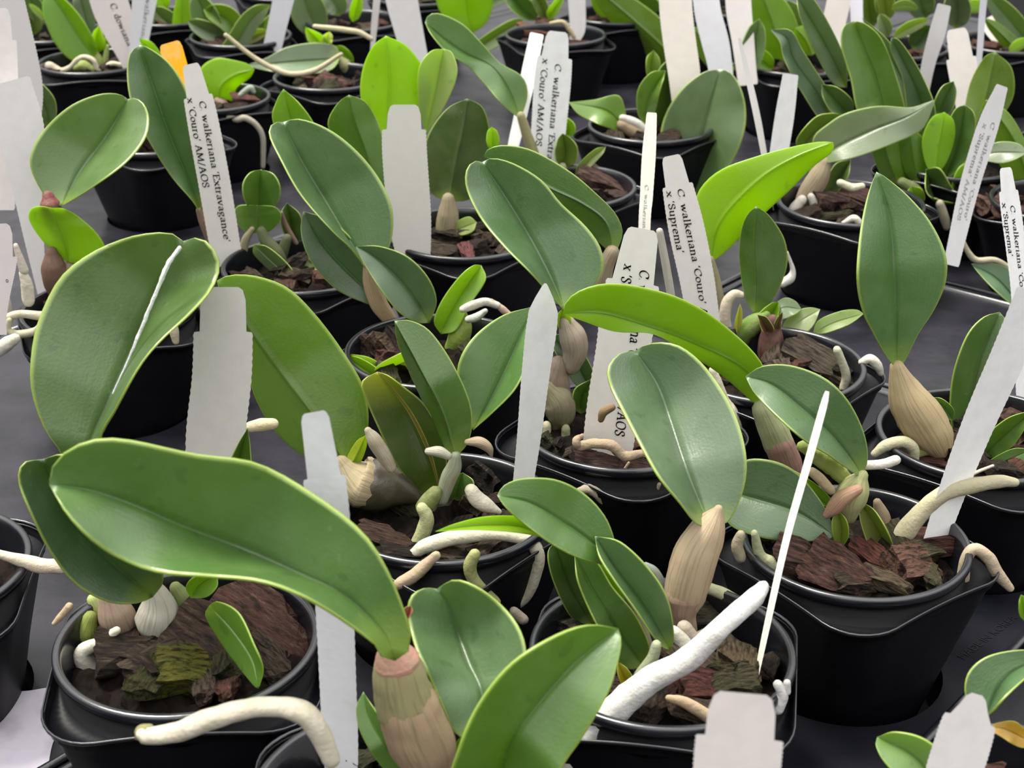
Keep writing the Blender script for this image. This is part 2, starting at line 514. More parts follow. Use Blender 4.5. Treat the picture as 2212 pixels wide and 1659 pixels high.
POT_ME = shared('pot', pv, pf, M_POT)
FLANGE_ME = shared('flange', fv, ff, M_RIM)
rr_ = [circ(0.0476, 0.0798), circ(0.0494, 0.0802), circ(0.0503, 0.0822), circ(0.0502, 0.0842), circ(0.0495, 0.0850), circ(0.0478, 0.0850), circ(0.0470, 0.0843), circ(0.0467, 0.081), circ(0.0452, 0.068)]
rv, rf = loft(rr_)
RIM_ME = shared('rim', rv, rf, M_RIM)
def mix_mesh():
    V, F = [], []
    NR = 16
    rnd = random.Random(5)
    V.append((0, 0, 0.073))
    for i in range(1, NR + 1):
        r = 0.0452 * i / NR
        for k in range(48):
            f = 2 * math.pi * k / 48
            x, y = r * math.cos(f), r * math.sin(f)
            z = 0.0715 + 0.005 * noise.noise(Vector((x * 130, y * 130, 3))) + 0.003 * noise.noise(Vector((x * 300, y * 300, 9))) - 0.003 * (i / NR) ** 3
            V.append((x, y, z))
    for k in range(48): F.append((0, 1 + k, 1 + (k + 1) % 48))
    for i in range(NR - 1):
        for k in range(48):
            k2 = (k + 1) % 48
            F.append((1 + i * 48 + k, 1 + (i + 1) * 48 + k, 1 + (i + 1) * 48 + k2, 1 + i * 48 + k2))
    return shared('potting_mix', V, F, M_MIX, False)
MIX_ME = mix_mesh()

_e0, _e1 = on_z(1960, 1659, 0.02), on_z(2212, 1395, 0.02)
TROT = math.degrees(math.atan2(_e1.y - _e0.y, _e1.x - _e0.x))     # the way the trays and most pots are turned
PLANTS = []
def plant(px, py, label, rot=0.0, D=1.0, chips=12, name='potted_orchid', cat='potted orchid', group='potted orchids standing in the trays', zr=RIM_Z):
    """A square-topped black pot whose round rim is centred on a pixel, with bark; leaves and roots are added to it."""
    c = on_z(px, py, zr)
    loc = Vector((c.x, c.y, zr - RIM_Z * D))
    r = root(name, loc, label, cat, group)
    P = {'root': r, 'loc': loc, 'Y': c.y, 'px': px, 'py': py}
    pot = link_mesh('pot', POT_ME, r)
    pot.rotation_euler = (0, 0, math.radians(rot)); pot.scale = (D, D, D)
    link_mesh('rim', RIM_ME, pot); link_mesh('flange', FLANGE_ME, pot)
    mx = link_mesh('potting_mix', MIX_ME, r)
    mx.rotation_euler = (0, 0, len(PLANTS) * 1.3); mx.scale = (D, D, D)
    mx['kind'] = 'stuff'
    rnd = random.Random(len(PLANTS) * 17 + 3)
    for i in range(chips):
        o = link_mesh('bark_chip', CHIPS[rnd.randrange(9)], r)
        a = rnd.random() * 2 * math.pi
        q = 0.036 * math.sqrt(rnd.random()) * D
        o.location = (q * math.cos(a), q * math.sin(a), (0.073 + 0.004 * rnd.random()) * D)
        o.rotation_euler = (rnd.uniform(-0.5, 0.5), rnd.uniform(-0.4, 0.4), rnd.random() * 6.28)
        L = rnd.uniform(0.012, 0.024) * D
        o.scale = (L, L, L)
        o.color = (*rnd.choice(BARKC), 1)
    PLANTS.append(P)
    return P

# ------------------------------------------------------------------ lettering (drawn with a slanted broad pen)
GL = {
 'w': (.76, [[(-.02,.46),(.1,.47),(.2,.02)],[(.2,.02),(.38,.46)],[(.34,.47),(.5,.02)],[(.5,.02),(.7,.47)]]),
 'a': (.50, [[(.08,.37),(.16,.47),(.28,.47),(.35,.38),(.35,.08),(.45,.02)],[(.35,.28),(.15,.24),(.06,.12),(.14,.02),(.25,.03),(.35,.12)]]),
 'l': (.28, [[(.04,.69),(.13,.72),(.13,.02)],[(.03,.01),(.23,.01)]]),
 'k': (.54, [[(.03,.69),(.12,.72),(.12,.01)],[(.03,.01),(.21,.01)],[(.13,.2),(.4,.47)],[(.22,.28),(.44,.03),(.53,.01)]]),
 'e': (.47, [[(.07,.26),(.4,.28),(.36,.42),(.24,.48),(.1,.4),(.05,.22),(.12,.06),(.25,.0),(.41,.08)]]),
 'r': (.38, [[(.02,.45),(.11,.47),(.11,.01)],[(.02,.01),(.21,.01)],[(.11,.32),(.2,.45),(.33,.45)]]),
 'i': (.27, [[(.03,.45),(.12,.47),(.12,.01)],[(.03,.01),(.22,.01)],[(.12,.63),(.13,.66)]]),
 'n': (.56, [[(.02,.45),(.11,.47),(.11,.01)],[(.02,.01),(.21,.01)],[(.11,.35),(.22,.47),(.34,.46),(.41,.36),(.41,.01)],[(.32,.01),(.51,.01)]]),
 'm': (.84, [[(.02,.45),(.11,.47),(.11,.01)],[(.02,.01),(.21,.01)],[(.11,.35),(.22,.47),(.33,.46),(.4,.36),(.4,.01)],[(.32,.01),(.5,.01)],[(.4,.35),(.51,.47),(.62,.46),(.69,.36),(.69,.01)],[(.6,.01),(.79,.01)]]),
 'u': (.56, [[(.02,.46),(.1,.46),(.1,.12),(.18,.01),(.3,.03),(.4,.14)],[(.32,.46),(.41,.46),(.41,.02),(.51,.02)]]),
 'o': (.52, [[(.25,.48),(.09,.4),(.05,.24),(.1,.07),(.25,0),(.4,.08),(.45,.24),(.4,.4),(.25,.48)]]),
 't': (.34, [[(.14,.62),(.14,.08),(.2,0),(.31,.05)],[(.02,.46),(.3,.46)]]),
 'x': (.50, [[(.06,.47),(.42,.01)],[(.42,.47),(.06,.01)],[(-.01,.47),(.15,.47)],[(.33,.47),(.48,.47)],[(-.02,.01),(.14,.01)],[(.33,.01),(.5,.01)]]),
 'v': (.50, [[(.03,.47),(.23,.01)],[(.23,.01),(.43,.47)],[(-.03,.47),(.13,.47)],[(.34,.47),(.5,.47)]]),
 'g': (.50, [[(.22,.48),(.08,.42),(.08,.26),(.22,.2),(.36,.28),(.36,.42),(.22,.48)],[(.14,.2),(.08,.1),(.2,.04),(.38,.0),(.42,-.12),(.24,-.22),(.06,-.16),(.1,-.03)],[(.36,.44),(.48,.47)]]),
 'c': (.45, [[(.38,.37),(.3,.47),(.18,.46),(.07,.36),(.05,.2),(.12,.05),(.25,0),(.4,.09)]]),
 'p': (.54, [[(.02,.45),(.11,.47),(.11,-.2)],[(.02,-.21),(.21,-.21)],[(.11,.37),(.25,.48),(.4,.42),(.46,.25),(.4,.07),(.25,0),(.11,.07)]]),
 'd': (.55, [[(.4,.37),(.27,.47),(.13,.42),(.05,.25),(.1,.06),(.22,0),(.4,.13)],[(.31,.69),(.4,.72),(.4,.02),(.5,.02)]]),
 'C': (.68, [[(.6,.5),(.58,.64),(.4,.71),(.2,.64),(.07,.46),(.07,.25),(.18,.07),(.38,0),(.54,.05),(.63,.18)],[(.61,.69),(.6,.5)]]),
 'S': (.54, [[(.42,.52),(.38,.67),(.24,.71),(.1,.64),(.1,.48),(.25,.38),(.42,.26),(.43,.1),(.28,0),(.12,.03),(.06,.18)]]),
 'E': (.58, [[(.12,.69),(.12,.02)],[(.02,.69),(.48,.69),(.5,.55)],[(.12,.37),(.38,.37)],[(.02,.01),(.5,.01),(.54,.17)]]),
 'A': (.70, [[(.09,.01),(.32,.7)],[(.32,.7),(.58,.01)],[(.17,.25),(.47,.25)],[(0,.01),(.19,.01)],[(.47,.01),(.69,.01)]]),
 'M': (.88, [[(.1,.01),(.14,.69)],[(.14,.69),(.42,.05)],[(.42,.05),(.7,.69)],[(.7,.69),(.74,.01)],[(0,.01),(.21,.01)],[(.63,.01),(.85,.01)]]),
 'O': (.74, [[(.36,.71),(.14,.62),(.06,.36),(.13,.1),(.36,0),(.58,.1),(.66,.36),(.58,.62),(.36,.71)]]),
 '/': (.36, [[(.02,-.1),(.32,.74)]]),
 "'": (.20, [[(.1,.72),(.07,.53)]]),
 '.': (.24, [[(.09,.02),(.12,.05)]]),
 ' ': (.27, []),
}
STRAIGHT = set('wxvkAME/il')
def letter_quads(text, pen=0.125, thin=0.030, slant=0.10):
    """[(quad of (s, t))], total advance; s runs along the line, t up from the baseline, in ems."""
    q, x0 = [], 0.0
    hx, hy = pen / 2 * math.cos(0.45), pen / 2 * math.sin(0.45)
    for ch in text:
        adv, strokes = GL[ch]
        for st in strokes:
            pts = st if (len(st) == 2 or ch in STRAIGHT) else [p for p in catmull(st, 4 * len(st))]
            for (ax, ay), (bx, by) in zip(pts, pts[1:]):
                ax2, bx2 = x0 + ax + slant * ay, x0 + bx + slant * by
                q.append(((ax2 - hx, ay - hy), (ax2 + hx, ay + hy), (bx2 + hx, by + hy), (bx2 - hx, by - hy)))
                dx, dy = bx2 - ax2, by - ay
                l = math.hypot(dx, dy) or 1
                ox, oy = -dy / l * thin / 1.0, dx / l * thin / 1.0
                q.append(((ax2 - ox, ay - oy), (ax2 + ox, ay + oy), (bx2 + ox, by + oy), (bx2 - ox, by - oy)))
        x0 += adv + 0.03
    return q, x0

# ------------------------------------------------------------------ plant tags
TAGW = 0.0175
def plant_tag(P, axis, label, d=(0.0, 0.0), yaw=None, turn=1, shoulder=0.10, tip='notch', col=(0.71, 0.68, 0.65), lines=(), ink=None, bury=None, group='plant tags in the pots', skew=0.0):
    """axis: (x, y, width px) from the top down. The tag goes on below the last point into the bark.
    lines: (text, u, v0, em as a share of the width, up direction) running down the tag."""
    nseg = 40
    if bury:
        ax = list(axis) + [bury]
    else:
        (x0, y0, w0), (x1, y1, w1) = axis[-2], axis[-1]
        L = math.hypot(x1 - x0, y1 - y0); e = 34.0
        ax = list(axis) + [(x1 + (x1 - x0) / L * e, y1 + (y1 - y0) / L * e, w1)]
    C = catmull(ax, nseg + 1)
    tot = sum(math.hypot(C[i + 1][0] - C[i][0], C[i + 1][1] - C[i][1]) for i in range(nseg))
    wmax = max(c[2] for c in ax)
    def pos(u, v, lift=0.0):
        """u 0..1 across, v 0..1 down."""
        x = min(max(v, 0), 1) * nseg
        i = min(int(x), nseg - 1); f = x - i
        cx, cy, w = (a + (b - a) * f for a, b in zip(C[i], C[i + 1]))
        i0, i1 = max(i - 1, 0), min(i + 2, nseg)
        tx, ty = C[i1][0] - C[i0][0], C[i1][1] - C[i0][1]
        l = math.hypot(tx, ty) or 1
        nx, ny = -ty / l, tx / l            # points to smaller x when running down
        nx, ny = (-nx, -ny)
        Y = P['Y'] + lerp_list(d, v)
        s_ = scale_at(cy, Y)
        dd = turn * math.sqrt(max(yaw ** 2 - (wmax / s_) ** 2, 0)) * w / wmax if yaw else 0.0
        h = (u - 0.5)
        return at(cx + nx * w * h + tx / l * skew * w * h, cy + ny * w * h + ty / l * skew * w * h, Y + dd * h - lift)
    rows = []
    def row(v, l, r): rows.append((v, l, r))
    rnd = random.Random(int(axis[0][0] + axis[0][1]))
    if tip == 'notch':
        wv = axis[0][2] / tot
        row(0.0, .24, .76); row(.05 * wv, .17, .83); row(.22 * wv, .12, .88)
        sh = shoulder
        row(sh, .11, .89); row(sh + .002, .02, .98)
        v = sh + 0.012
    elif tip == 'point':
        row(0.0, .44, .56); row(.012, .34, .66); row(.06, .12, .88); row(.11, .0, 1.0); v = .13
    elif tip == 'round':
        row(0.0, .36, .62); row(.02, .26, .72); row(.07, .2, .8); row(shoulder, .12, .9); row(shoulder + .004, .02, .98); v = shoulder + .03
    else:
        row(0.0, .06, .94); row(.008, .0, 1.0); v = .03
    k = 0
    while v < 0.995:
        j = 0.012 if k % 2 else 0.0
        row(v, j, 1 - j); v += 0.011; k += 1
    row(1.0, 0.05, 0.95)
    fr, bk = [], []
    for (v, l, r) in rows:
        a_, m_, b_ = pos(l, v), pos((l + r) / 2, v), pos(r, v)
        fr += [a_, m_, b_]
    th = 0.0007
    V = []
    for p in fr: V.append(p)
    for p in fr: V.append(p + (p - CAM).normalized() * th)
    o_ = len(fr)
    F = []
    for i in range(len(rows) - 1):
        for j in (0, 1):
            q = (3 * i + j, 3 * i + j + 1, 3 * i + j + 4, 3 * i + j + 3)
            F.append(q); F.append(tuple(x + o_ for x in reversed(q)))
        for j in (0, 2): F.append((3 * i + j, 3 * i + 3 + j, 3 * i + 3 + j + o_, 3 * i + j + o_))
    for i in (0, len(rows) - 1):
        for j in (0, 1): F.append((3 * i + j, 3 * i + j + 1, 3 * i + j + 1 + o_, 3 * i + j + o_))
    org = pos(0.5, 1.0)
    o = mesh_obj('plant_tag', V, F, M_TAG, None, None, org, smooth=False)
    o.location = org
    o.color = (*[min(0.92, c * 1.16) for c in col], 1) if group else (*col, 1)
    tag(o, label, 'plant tag', group)
    for (text, u, v0, em, up) in lines:
        quads, adv = letter_quads(text)
        V, F = [], []
        # one em along the tag in v is em * width / total length
        for qd in quads:
            idx = []
            for (s_, t_) in qd:
                v = v0 + s_ * em * axis[-1][2] / tot
                if v > 0.995: v = 0.995
                V.append(pos(u + up * t_ * em, v, 0.0004)); idx.append(len(V) - 1)
            F.append(tuple(idx))
        t_o = mesh_obj('printed_text', V, F, ink or M_INK, o, None, org, smooth=False, merge=0)
    return o
def G(P, px, py, z=0.074):
    """Distance offset at which a pixel lies on the bark surface of a pot."""
    return on_z(px, py, P['loc'].z + z).y - P['Y']
def ptag(P, axis, label, lean=0.0, bury=None, **kw):
    g = axis[-1] if bury is None else bury
    gd = G(P, g[0], g[1], 0.066)
    return plant_tag(P, axis, label, (gd + lean, gd + lean * 0.5, gd), bury=bury, **kw)

# ================================================================== A: pot at the front, white-notched tag
A = plant(405, 1376, 'potted orchid with a huge drop-lined upright leaf and a mossy yellow bark chip', rot=6, chips=7)
g = G(A, 300, 1375)
leaf(A, [(330,1290),(225,1200),(135,1090),(92,992)], [(296,1303),(235,1300),(165,1262),(108,1190),(60,1092),(41,1035),(52,1000)],
     [(352,1255),(335,1190),(275,1110),(200,1030),(140,984)], (0.005, 0.0, -0.005), (-1, -1), (0.030, 0.085, 0.042))
leaf(A, [(195,1090),(186,985),(235,870),(285,760),(330,650),(365,570),(396,521)],
     [(165,1060),(130,977),(95,925),(68,845),(67,770),(84,690),(130,600),(200,545),(280,513),(345,503),(380,508)],
     [(225,1070),(214,952),(250,880),(300,790),(345,735),(400,685),(450,632),(472,585),(467,550),(440,518),(415,514)],
     (0.02, 0.02, 0.03, 0.045, 0.055, 0.05), (-0.2, -1), (0.068, 0.150, 0.050), k=1.02)
M_WATER = simple_mat('water_beads', (0.80, 0.83, 0.84), 0.12, 0.8, 400, 0.4, (0.5, 0.55, 0.5), 900, 0.4)
tube(A, [(244,850,1.5),(285,760,2.5),(330,650,3.5),(365,570,4.5),(388,535,4)], CREAM, 'water_streak', mat=M_WATER, d=0.030, n=60, wob=0.9, label='line of water beads along the midrib')
leaf(A, [(452,1308),(503,1362),(545,1425),(558,1488)], [(444,1332),(476,1388),(512,1438),(545,1478)], [(470,1300),(515,1326),(548,1395),(567,1442),(563,1475)],
     (0.0, -0.012, -0.025), (1, -1), (0.10, 0.25, 0.05), k=1.2)
leaf(A, [(412,1292),(432,1262),(470,1240)], [(402,1268),(425,1245)], [(445,1290),(468,1268)], (0.01, 0.01), (-1, -1), ML)
leaf(A, [(515,1045),(518,985),(535,925)], [(492,1020),(512,965)], [(540,1020),(540,965)], (0.03, 0.03), (-1, -1), GR)
bulb(A, [(322,1255,14),(338,1290,30),(342,1320,44),(338,1350,46),(330,1372,28)], (0.42, 0.41, 0.34), d=g)
bulb(A, [(235,1290,22),(250,1325,38),(262,1352,36),(275,1375,20)], (0.33, 0.24, 0.18), d=g + 0.002)
bulb(A, [(380,1270,14),(398,1300,24),(410,1345,30),(415,1370,22)], (0.16, 0.21, 0.06), d=g + 0.006)
bulb(A, [(200,1295,12),(212,1318,17),(222,1338,14)], (0.50, 0.58, 0.22), d=g + 0.008, name='shoot')
bulb(A, [(195,1335,16),(185,1365,28),(175,1395,16)], (0.24, 0.29, 0.06), d=g)
tube(A, [(252,1362,9),(215,1388,13),(182,1405,18),(182,1428,22),(205,1458,22),(232,1482,20)], (0.68, 0.65, 0.56), d=g - 0.012)
tube(A, [(150,1310,9),(135,1328,8),(117,1347,5)], TANR, d=-0.005)
chip(A, 300, 1418, 165, 12, (0.041, 0.029, 0.019), kind=0, tilt=0.5)
chip(A, 472, 1412, 190, -30, (0.058, 0.037, 0.024), kind=4, tilt=0.6)
chip(A, 395, 1450, 120, 20, (0.160, 0.160, 0.024), dy=-0.006, kind=1, tilt=0.4, label='mossy yellow green chip')
chip(A, 330, 1470, 110, 80, (0.068, 0.068, 0.020), dy=-0.004, kind=3)
chip(A, 570, 1350, 230, -38, (0.078, 0.037, 0.029), kind=2, tilt=0.4, squash=1.2)
chip(A, 630, 1335, 90, 30, (0.136, 0.058, 0.037), kind=7)
chip(A, 560, 1440, 90, -10, (0.082, 0.054, 0.034), kind=5)

# ================================================================== B: bottom centre
B = plant(864, 1716, 'potted orchid with the longest level leaf and a fat tan bulb with a pink collar', rot=2, chips=8)
g = -0.004
leaf(B, [(853,1428),(826,1366),(745,1287),(640,1236),(520,1184),(400,1138),(300,1094),(200,1060),(106,1046)],
     [(880,1412),(888,1372),(870,1312),(840,1240),(790,1160),(700,1085),(560,1005),(420,983),(280,953),(205,951),(145,974),(111,1012)],
     [(826,1420),(812,1392),(740,1336),(650,1283),(560,1252),(450,1242),(340,1234),(260,1206),(200,1166),(148,1112)],
     (g - 0.0125, g - 0.004, g + 0.01, g + 0.0, g - 0.005), (-0.05, -1), (0.066, 0.170, 0.050), th=0.0026, k=1.06, tr=0.20)
bulb(B, [(850,1402,30),(858,1440,54),(868,1490,62),(880,1530,66)], (0.36, 0.33, 0.17), d=g)
bulb(B, [(882,1525,68),(898,1570,73),(918,1615,70),(935,1655,50),(945,1690,36)], (0.42, 0.30, 0.19), d=g, name='sheath')
bulb(B, [(849,1398,31),(853,1414,43),(857,1428,51)], (0.50, 0.27, 0.21), d=g - 0.0006, name='sheath', label='pink collar of the bulb', mat=M_ROOT)
leaf(B, [(868,1350),(878,1330),(888,1308)], [(864,1335),(874,1314)], [(876,1345),(890,1322)], (g + 0.004, g + 0.004), (-1, -1), (0.36, 0.08, 0.12), name='bract')
leaf(B, [(1022,1600),(1042,1505),(1012,1430),(990,1370),(970,1310),(944,1272)],
     [(985,1585),(958,1530),(925,1455),(900,1400),(885,1345),(882,1312),(893,1284),(918,1270)],
     [(1085,1560),(1128,1470),(1134,1400),(1110,1340),(1060,1290),(1010,1260),(975,1254)],
     (g + 0.0, g + 0.012, g + 0.03, g + 0.035), (-0.8, -0.6), (0.075, 0.170, 0.085), k=1.05)
leaf(B, [(1065,1730),(1100,1610),(1170,1510),(1250,1425),(1336,1358)],
     [(975,1710),(992,1620),(1030,1530),(1100,1440),(1190,1380),(1270,1351)],
     [(1180,1730),(1212,1660),(1260,1590),(1312,1500),(1332,1440),(1342,1388)],
     (-0.03, -0.035, -0.03, -0.02), (-0.5, -0.8), (0.066, 0.185, 0.026), th=0.0024, k=1.04)
leaf(B, [(905,1700),(850,1635),(803,1560),(785,1494)], [(862,1695),(812,1640),(778,1580),(769,1530)], [(925,1670),(872,1622),(828,1562),(797,1515)],
     (0.0, 0.0, 0.01), (-0.2, -1), (0.085, 0.22, 0.05))
leaf(B, [(985,1690),(1000,1640),(1030,1560)], [(965,1650),(990,1600)], [(1010,1650),(1020,1600)], (0.01, 0.0), (-1, -1), ML)
tube(B, [(715,1640,20),(690,1582,24),(655,1540,26),(600,1527,22),(540,1530,22),(450,1555,24),(380,1582,22),(318,1590,18),(306,1586,12)], (0.70, 0.64, 0.52), d=-0.03, ring=16)
tube(B, [(322,1575,12),(305,1580,14),(300,1590,10)], (0.26, 0.24, 0.12), d=-0.028, name='root')
chip(B, 790, 1640, 90, 60, (0.068, 0.068, 0.034), kind=2)

# ================================================================== I: front centre right, thick white root
I = plant(1430, 1398, 'potted orchid crossed by a thick white aerial root under its tall droplet-covered leaf', rot=-10, chips=7)
g = G(I, 1490, 1360)
leaf(I, [(1536,1138),(1522,1110),(1492,1040),(1470,980),(1448,910),(1420,830),(1372,758)],
     [(1506,1132),(1470,1085),(1425,1030),(1385,960),(1345,885),(1320,835),(1314,795),(1338,764)],
     [(1575,1126),(1605,1062),(1613,1000),(1600,930),(1570,860),(1520,790),(1470,750),(1425,740),(1392,746)],
     (g, g + 0.015, g + 0.04, g + 0.055), (-0.9, -0.2), (0.070, 0.145, 0.088), th=0.0024, k=1.03)
bulb(I, [(1552,1100,10),(1542,1122,26),(1528,1150,40),(1505,1195,48),(1490,1240,49),(1478,1288,44),(1474,1325,30),(1482,1362,24)], (0.50, 0.39, 0.26), d=g)
bulb(I, [(1478,1285,43),(1474,1325,29),(1480,1362,25)], (0.38, 0.26, 0.20), d=g - 0.001, name='sheath')
leaf(I, [(1342,1232),(1300,1188),(1230,1137),(1150,1088),(1074,1070)],
     [(1334,1190),(1310,1120),(1262,1066),(1200,1036),(1130,1034),(1090,1048)],
     [(1308,1222),(1240,1200),(1180,1166),(1122,1122),(1090,1092)], (0.0, 0.0, -0.01), (0.6, -1), (0.068, 0.185, 0.045), k=1.03)
leaf(I, [(1448,1405),(1390,1310),(1330,1230),(1285,1158)], [(1425,1392),(1378,1322),(1328,1252),(1295,1198)], [(1456,1375),(1442,1295),(1402,1230),(1340,1172)], (-0.01, -0.005, 0.0), (-1, -0.4), (0.062, 0.15, 0.07))
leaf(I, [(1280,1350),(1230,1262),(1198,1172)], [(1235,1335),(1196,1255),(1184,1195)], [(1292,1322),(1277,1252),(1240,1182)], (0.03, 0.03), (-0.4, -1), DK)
leaf(I, [(1394,1448),(1332,1355),(1275,1265),(1240,1192)], [(1345,1436),(1292,1352),(1252,1262)], [(1403,1400),(1372,1330),(1322,1268),(1285,1210)], (0.0, 0.0, 0.01), (-1, -0.3), (0.058, 0.16, 0.03))
leaf(I, [(1345,1318),(1322,1262),(1288,1208)], [(1325,1315),(1300,1262)], [(1358,1290),(1332,1235)], (0.02, 0.02), (-1, -0.5), ML)
leaf(I, [(1192,1165),(1125,1138),(1030,1136),(940,1148)], [(1150,1122),(1100,1114),(1040,1117),(980,1132)], [(1120,1150),(1030,1144)], (0.0, -0.02), (0.5, -1), LM)
bulb(I, [(1355,1275,12),(1375,1330,15),(1395,1390,14)], (0.30, 0.28, 0.18), d=0.01, name='sheath')
bulb(I, [(1395,1222,8),(1412,1236,12),(1424,1262,14),(1428,1300,12)], (0.35, 0.40, 0.36), d=0.035, name='shoot')
tube(I, [(1648,1268,14,0.02),(1625,1295,21,0.01),(1560,1352,23),(1492,1420,26),(1400,1472,29),(1310,1552,34),(1240,1632,32),(1205,1672,30)], (0.74, 0.72, 0.72), d=-0.035, ring=20, n=46, wob=0.12)
tube(I, [(1418,1393,11),(1410,1420,13),(1385,1455,13),(1372,1482,10)], (0.36, 0.40, 0.26), d=-0.02)
tube(I, [(1478,1355,16),(1500,1382,18),(1530,1368,14)], (0.46, 0.40, 0.33), d=g - 0.01)
tube(I, [(1455,1365,14),(1475,1390,20),(1492,1415,18)], (0.62, 0.60, 0.52), d=g - 0.015)
tube(I, [(1515,1265,12),(1555,1280,14),(1592,1300,14)], (0.46, 0.47, 0.30), d=g + 0.012)
tube(I, [(1445,1508,8),(1480,1518,13),(1535,1552,15)], TANR, d=-0.03)
tube(I, [(1680,1478,10),(1690,1500,13),(1680,1530,14)], (0.68, 0.66, 0.66), d=-0.03)
tube(I, [(1700,1475,8),(1700,1495,8)], (0.68, 0.66, 0.66), d=-0.03)
chip(I, 1530, 1325, 110, 30, (0.068, 0.058, 0.041), kind=3, tilt=0.5)
chip(I, 1590, 1430, 150, 80, (0.095, 0.068, 0.037), kind=6, tilt=0.5)
chip(I, 1515, 1495, 110, 10, (0.116, 0.037, 0.031), kind=1)
chip(I, 1440, 1500, 90, 60, (0.102, 0.041, 0.034), kind=8)
chip(I, 1660, 1440, 100, 70, (0.048, 0.034, 0.024), kind=5)
chip(I, 1345, 1485, 90, 20, (0.136, 0.082, 0.061), kind=2)
chip(I, 1240, 1350, 90, 50, (0.061, 0.051, 0.041), kind=0)
leaf(I, [(1365,1492),(1345,1455),(1335,1430)], [(1345,1480),(1335,1455)], [(1372,1475),(1355,1445)], (-0.02, -0.02), (-1, -1), (0.30, 0.25, 0.03), label='yellowing leaf')

# ================================================================== J: right of centre, pot with a corner to the viewer
J = plant(1848, 1163, 'potted orchid in the big bare corner-facing pot, with reddish bark and green knobbly roots', rot=36, D=0.96, chips=8)
g = G(J, 1830, 1175)
leaf(J, [(1862,1030),(1845,1000),(1800,942),(1740,888),(1670,832),(1610,813)], [(1875,990),(1865,930),(1830,862),(1780,816),(1710,790),(1648,791)],
     [(1845,1022),(1790,982),(1740,952),(1680,900),(1632,852)], (g, g + 0.0, g + 0.01), (0.2, -1), (0.070, 0.160, 0.082), k=1.03)
leaf(J, [(1575,1062),(1650,1082),(1725,1108),(1804,1158)], [(1600,1000),(1660,994),(1720,1020),(1770,1078),(1796,1128)], [(1572,1128),(1640,1160),(1720,1170),(1782,1166)],
     (g + 0.01, g - 0.01), (0.3, -0.6), (0.066, 0.155, 0.080), k=1.06)
leaf(J, [(1655,1010),(1740,1048),(1800,1102)], [(1690,1005),(1760,1045),(1796,1080)], [(1680,1030),(1740,1070)], (g + 0.015, g + 0.0), (-1, -1), ML)
leaf(J, [(1652,885),(1612,800),(1500,742),(1400,706),(1300,677),(1216,678)],
     [(1662,850),(1640,778),(1560,700),(1480,650),(1390,622),(1310,614),(1250,630),(1222,655)],
     [(1625,868),(1560,812),(1480,760),(1410,722),(1330,717),(1262,695)], (g + 0.03, g + 0.03, g + 0.02, g + 0.01), (-0.5, 0.9), (0.095, 0.225, 0.015), k=1.03, tr=0.42)
bulb(J, [(1648,885,24),(1668,925,32),(1685,965,33)], (0.42, 0.44, 0.24), d=g + 0.03)
bulb(J, [(1683,960,33),(1700,1000,31),(1715,1035,22),(1722,1060,16)], (0.34, 0.19, 0.16), d=g + 0.029, name='sheath', label='pinkish brown lower bulb')
bulb(J, [(1862,1028,14),(1850,1050,30),(1836,1080,34),(1832,1110,22)], (0.42, 0.44, 0.20), d=g)
tube(J, [(1735,965,14),(1770,985,20),(1800,1008,20),(1830,1040,16)], (0.34, 0.42, 0.10), d=g + 0.006, wob=0.25)
tube(J, [(1755,1020,11),(1772,1035,12),(1795,1060,10)], (0.46, 0.36, 0.22), d=g - 0.002)
bulb(J, [(1852,1058,12),(1822,1075,18),(1800,1098,16),(1786,1112,9)], (0.42, 0.25, 0.16), d=g - 0.01, name='sheath')
leaf(J, [(1815,1190),(1818,1140),(1808,1100)], [(1800,1160),(1798,1125)], [(1832,1160),(1828,1125)], (g - 0.008, g - 0.008), (-1, -1), (0.16, 0.24, 0.05), name='shoot')
leaf(J, [(1928,1212),(1895,1140),(1856,1082)], [(1885,1190),(1860,1130)], [(1925,1170),(1890,1105)], (g, g), (-1, -1), (0.13, 0.16, 0.045))
bulb(J, [(1895,1085,9),(1905,1115,17),(1912,1150,15)], (0.26, 0.20, 0.14), d=g + 0.01, name='sheath')
tube(J, [(1930,1180,16),(1955,1150,22),(1985,1112,20),(2035,1068,18),(2105,1048,17),(2160,1040,14),(2192,1042,10)], (0.48, 0.44, 0.30), d=0.01, n=40)
tube(J, [(2080,1252,14),(2086,1210,13),(2105,1186,13),(2135,1205,14),(2155,1240,14),(2182,1270,9)], (0.48, 0.38, 0.28), d=-0.01)
tube(J, [(1600,1155,10),(1592,1180,13),(1600,1205,12)], (0.42, 0.36, 0.26), d=-0.01)
tube(J, [(1630,1152,8),(1642,1200,12),(1662,1215,14),(1690,1235,13),(1698,1262,9)], (0.38, 0.40, 0.24), d=-0.012, wob=0.25)
tube(J, [(1865,1005,10),(1905,1003,11),(1935,994,11)], (0.64, 0.60, 0.54), d=g + 0.004)
chip(J, 1760, 1198, 120, -20, (0.095, 0.041, 0.033), kind=0, tilt=0.5)
chip(J, 1815, 1242, 130, -35, (0.088, 0.041, 0.033), kind=4, tilt=0.45)
chip(J, 1890, 1205, 110, -50, (0.190, 0.068, 0.051), kind=2)
chip(J, 1970, 1225, 110, 30, (0.163, 0.082, 0.058), kind=1, tilt=0.5)
chip(J, 1910, 1255, 100, -20, (0.136, 0.102, 0.061), kind=5)
chip(J, 1990, 1195, 90, 40, (0.075, 0.068, 0.034), kind=3)
chip(J, 1850, 1262, 90, 15, (0.07, 0.05, 0.035), kind=8)
chip(J, 1790, 1170, 90, 40, (0.05, 0.045, 0.02), kind=6)
chip(J, 1935, 1180, 90, -70, (0.06, 0.055, 0.025), kind=4)
chip(J, 1735, 1222, 120, -15, (0.082, 0.041, 0.034), kind=7)

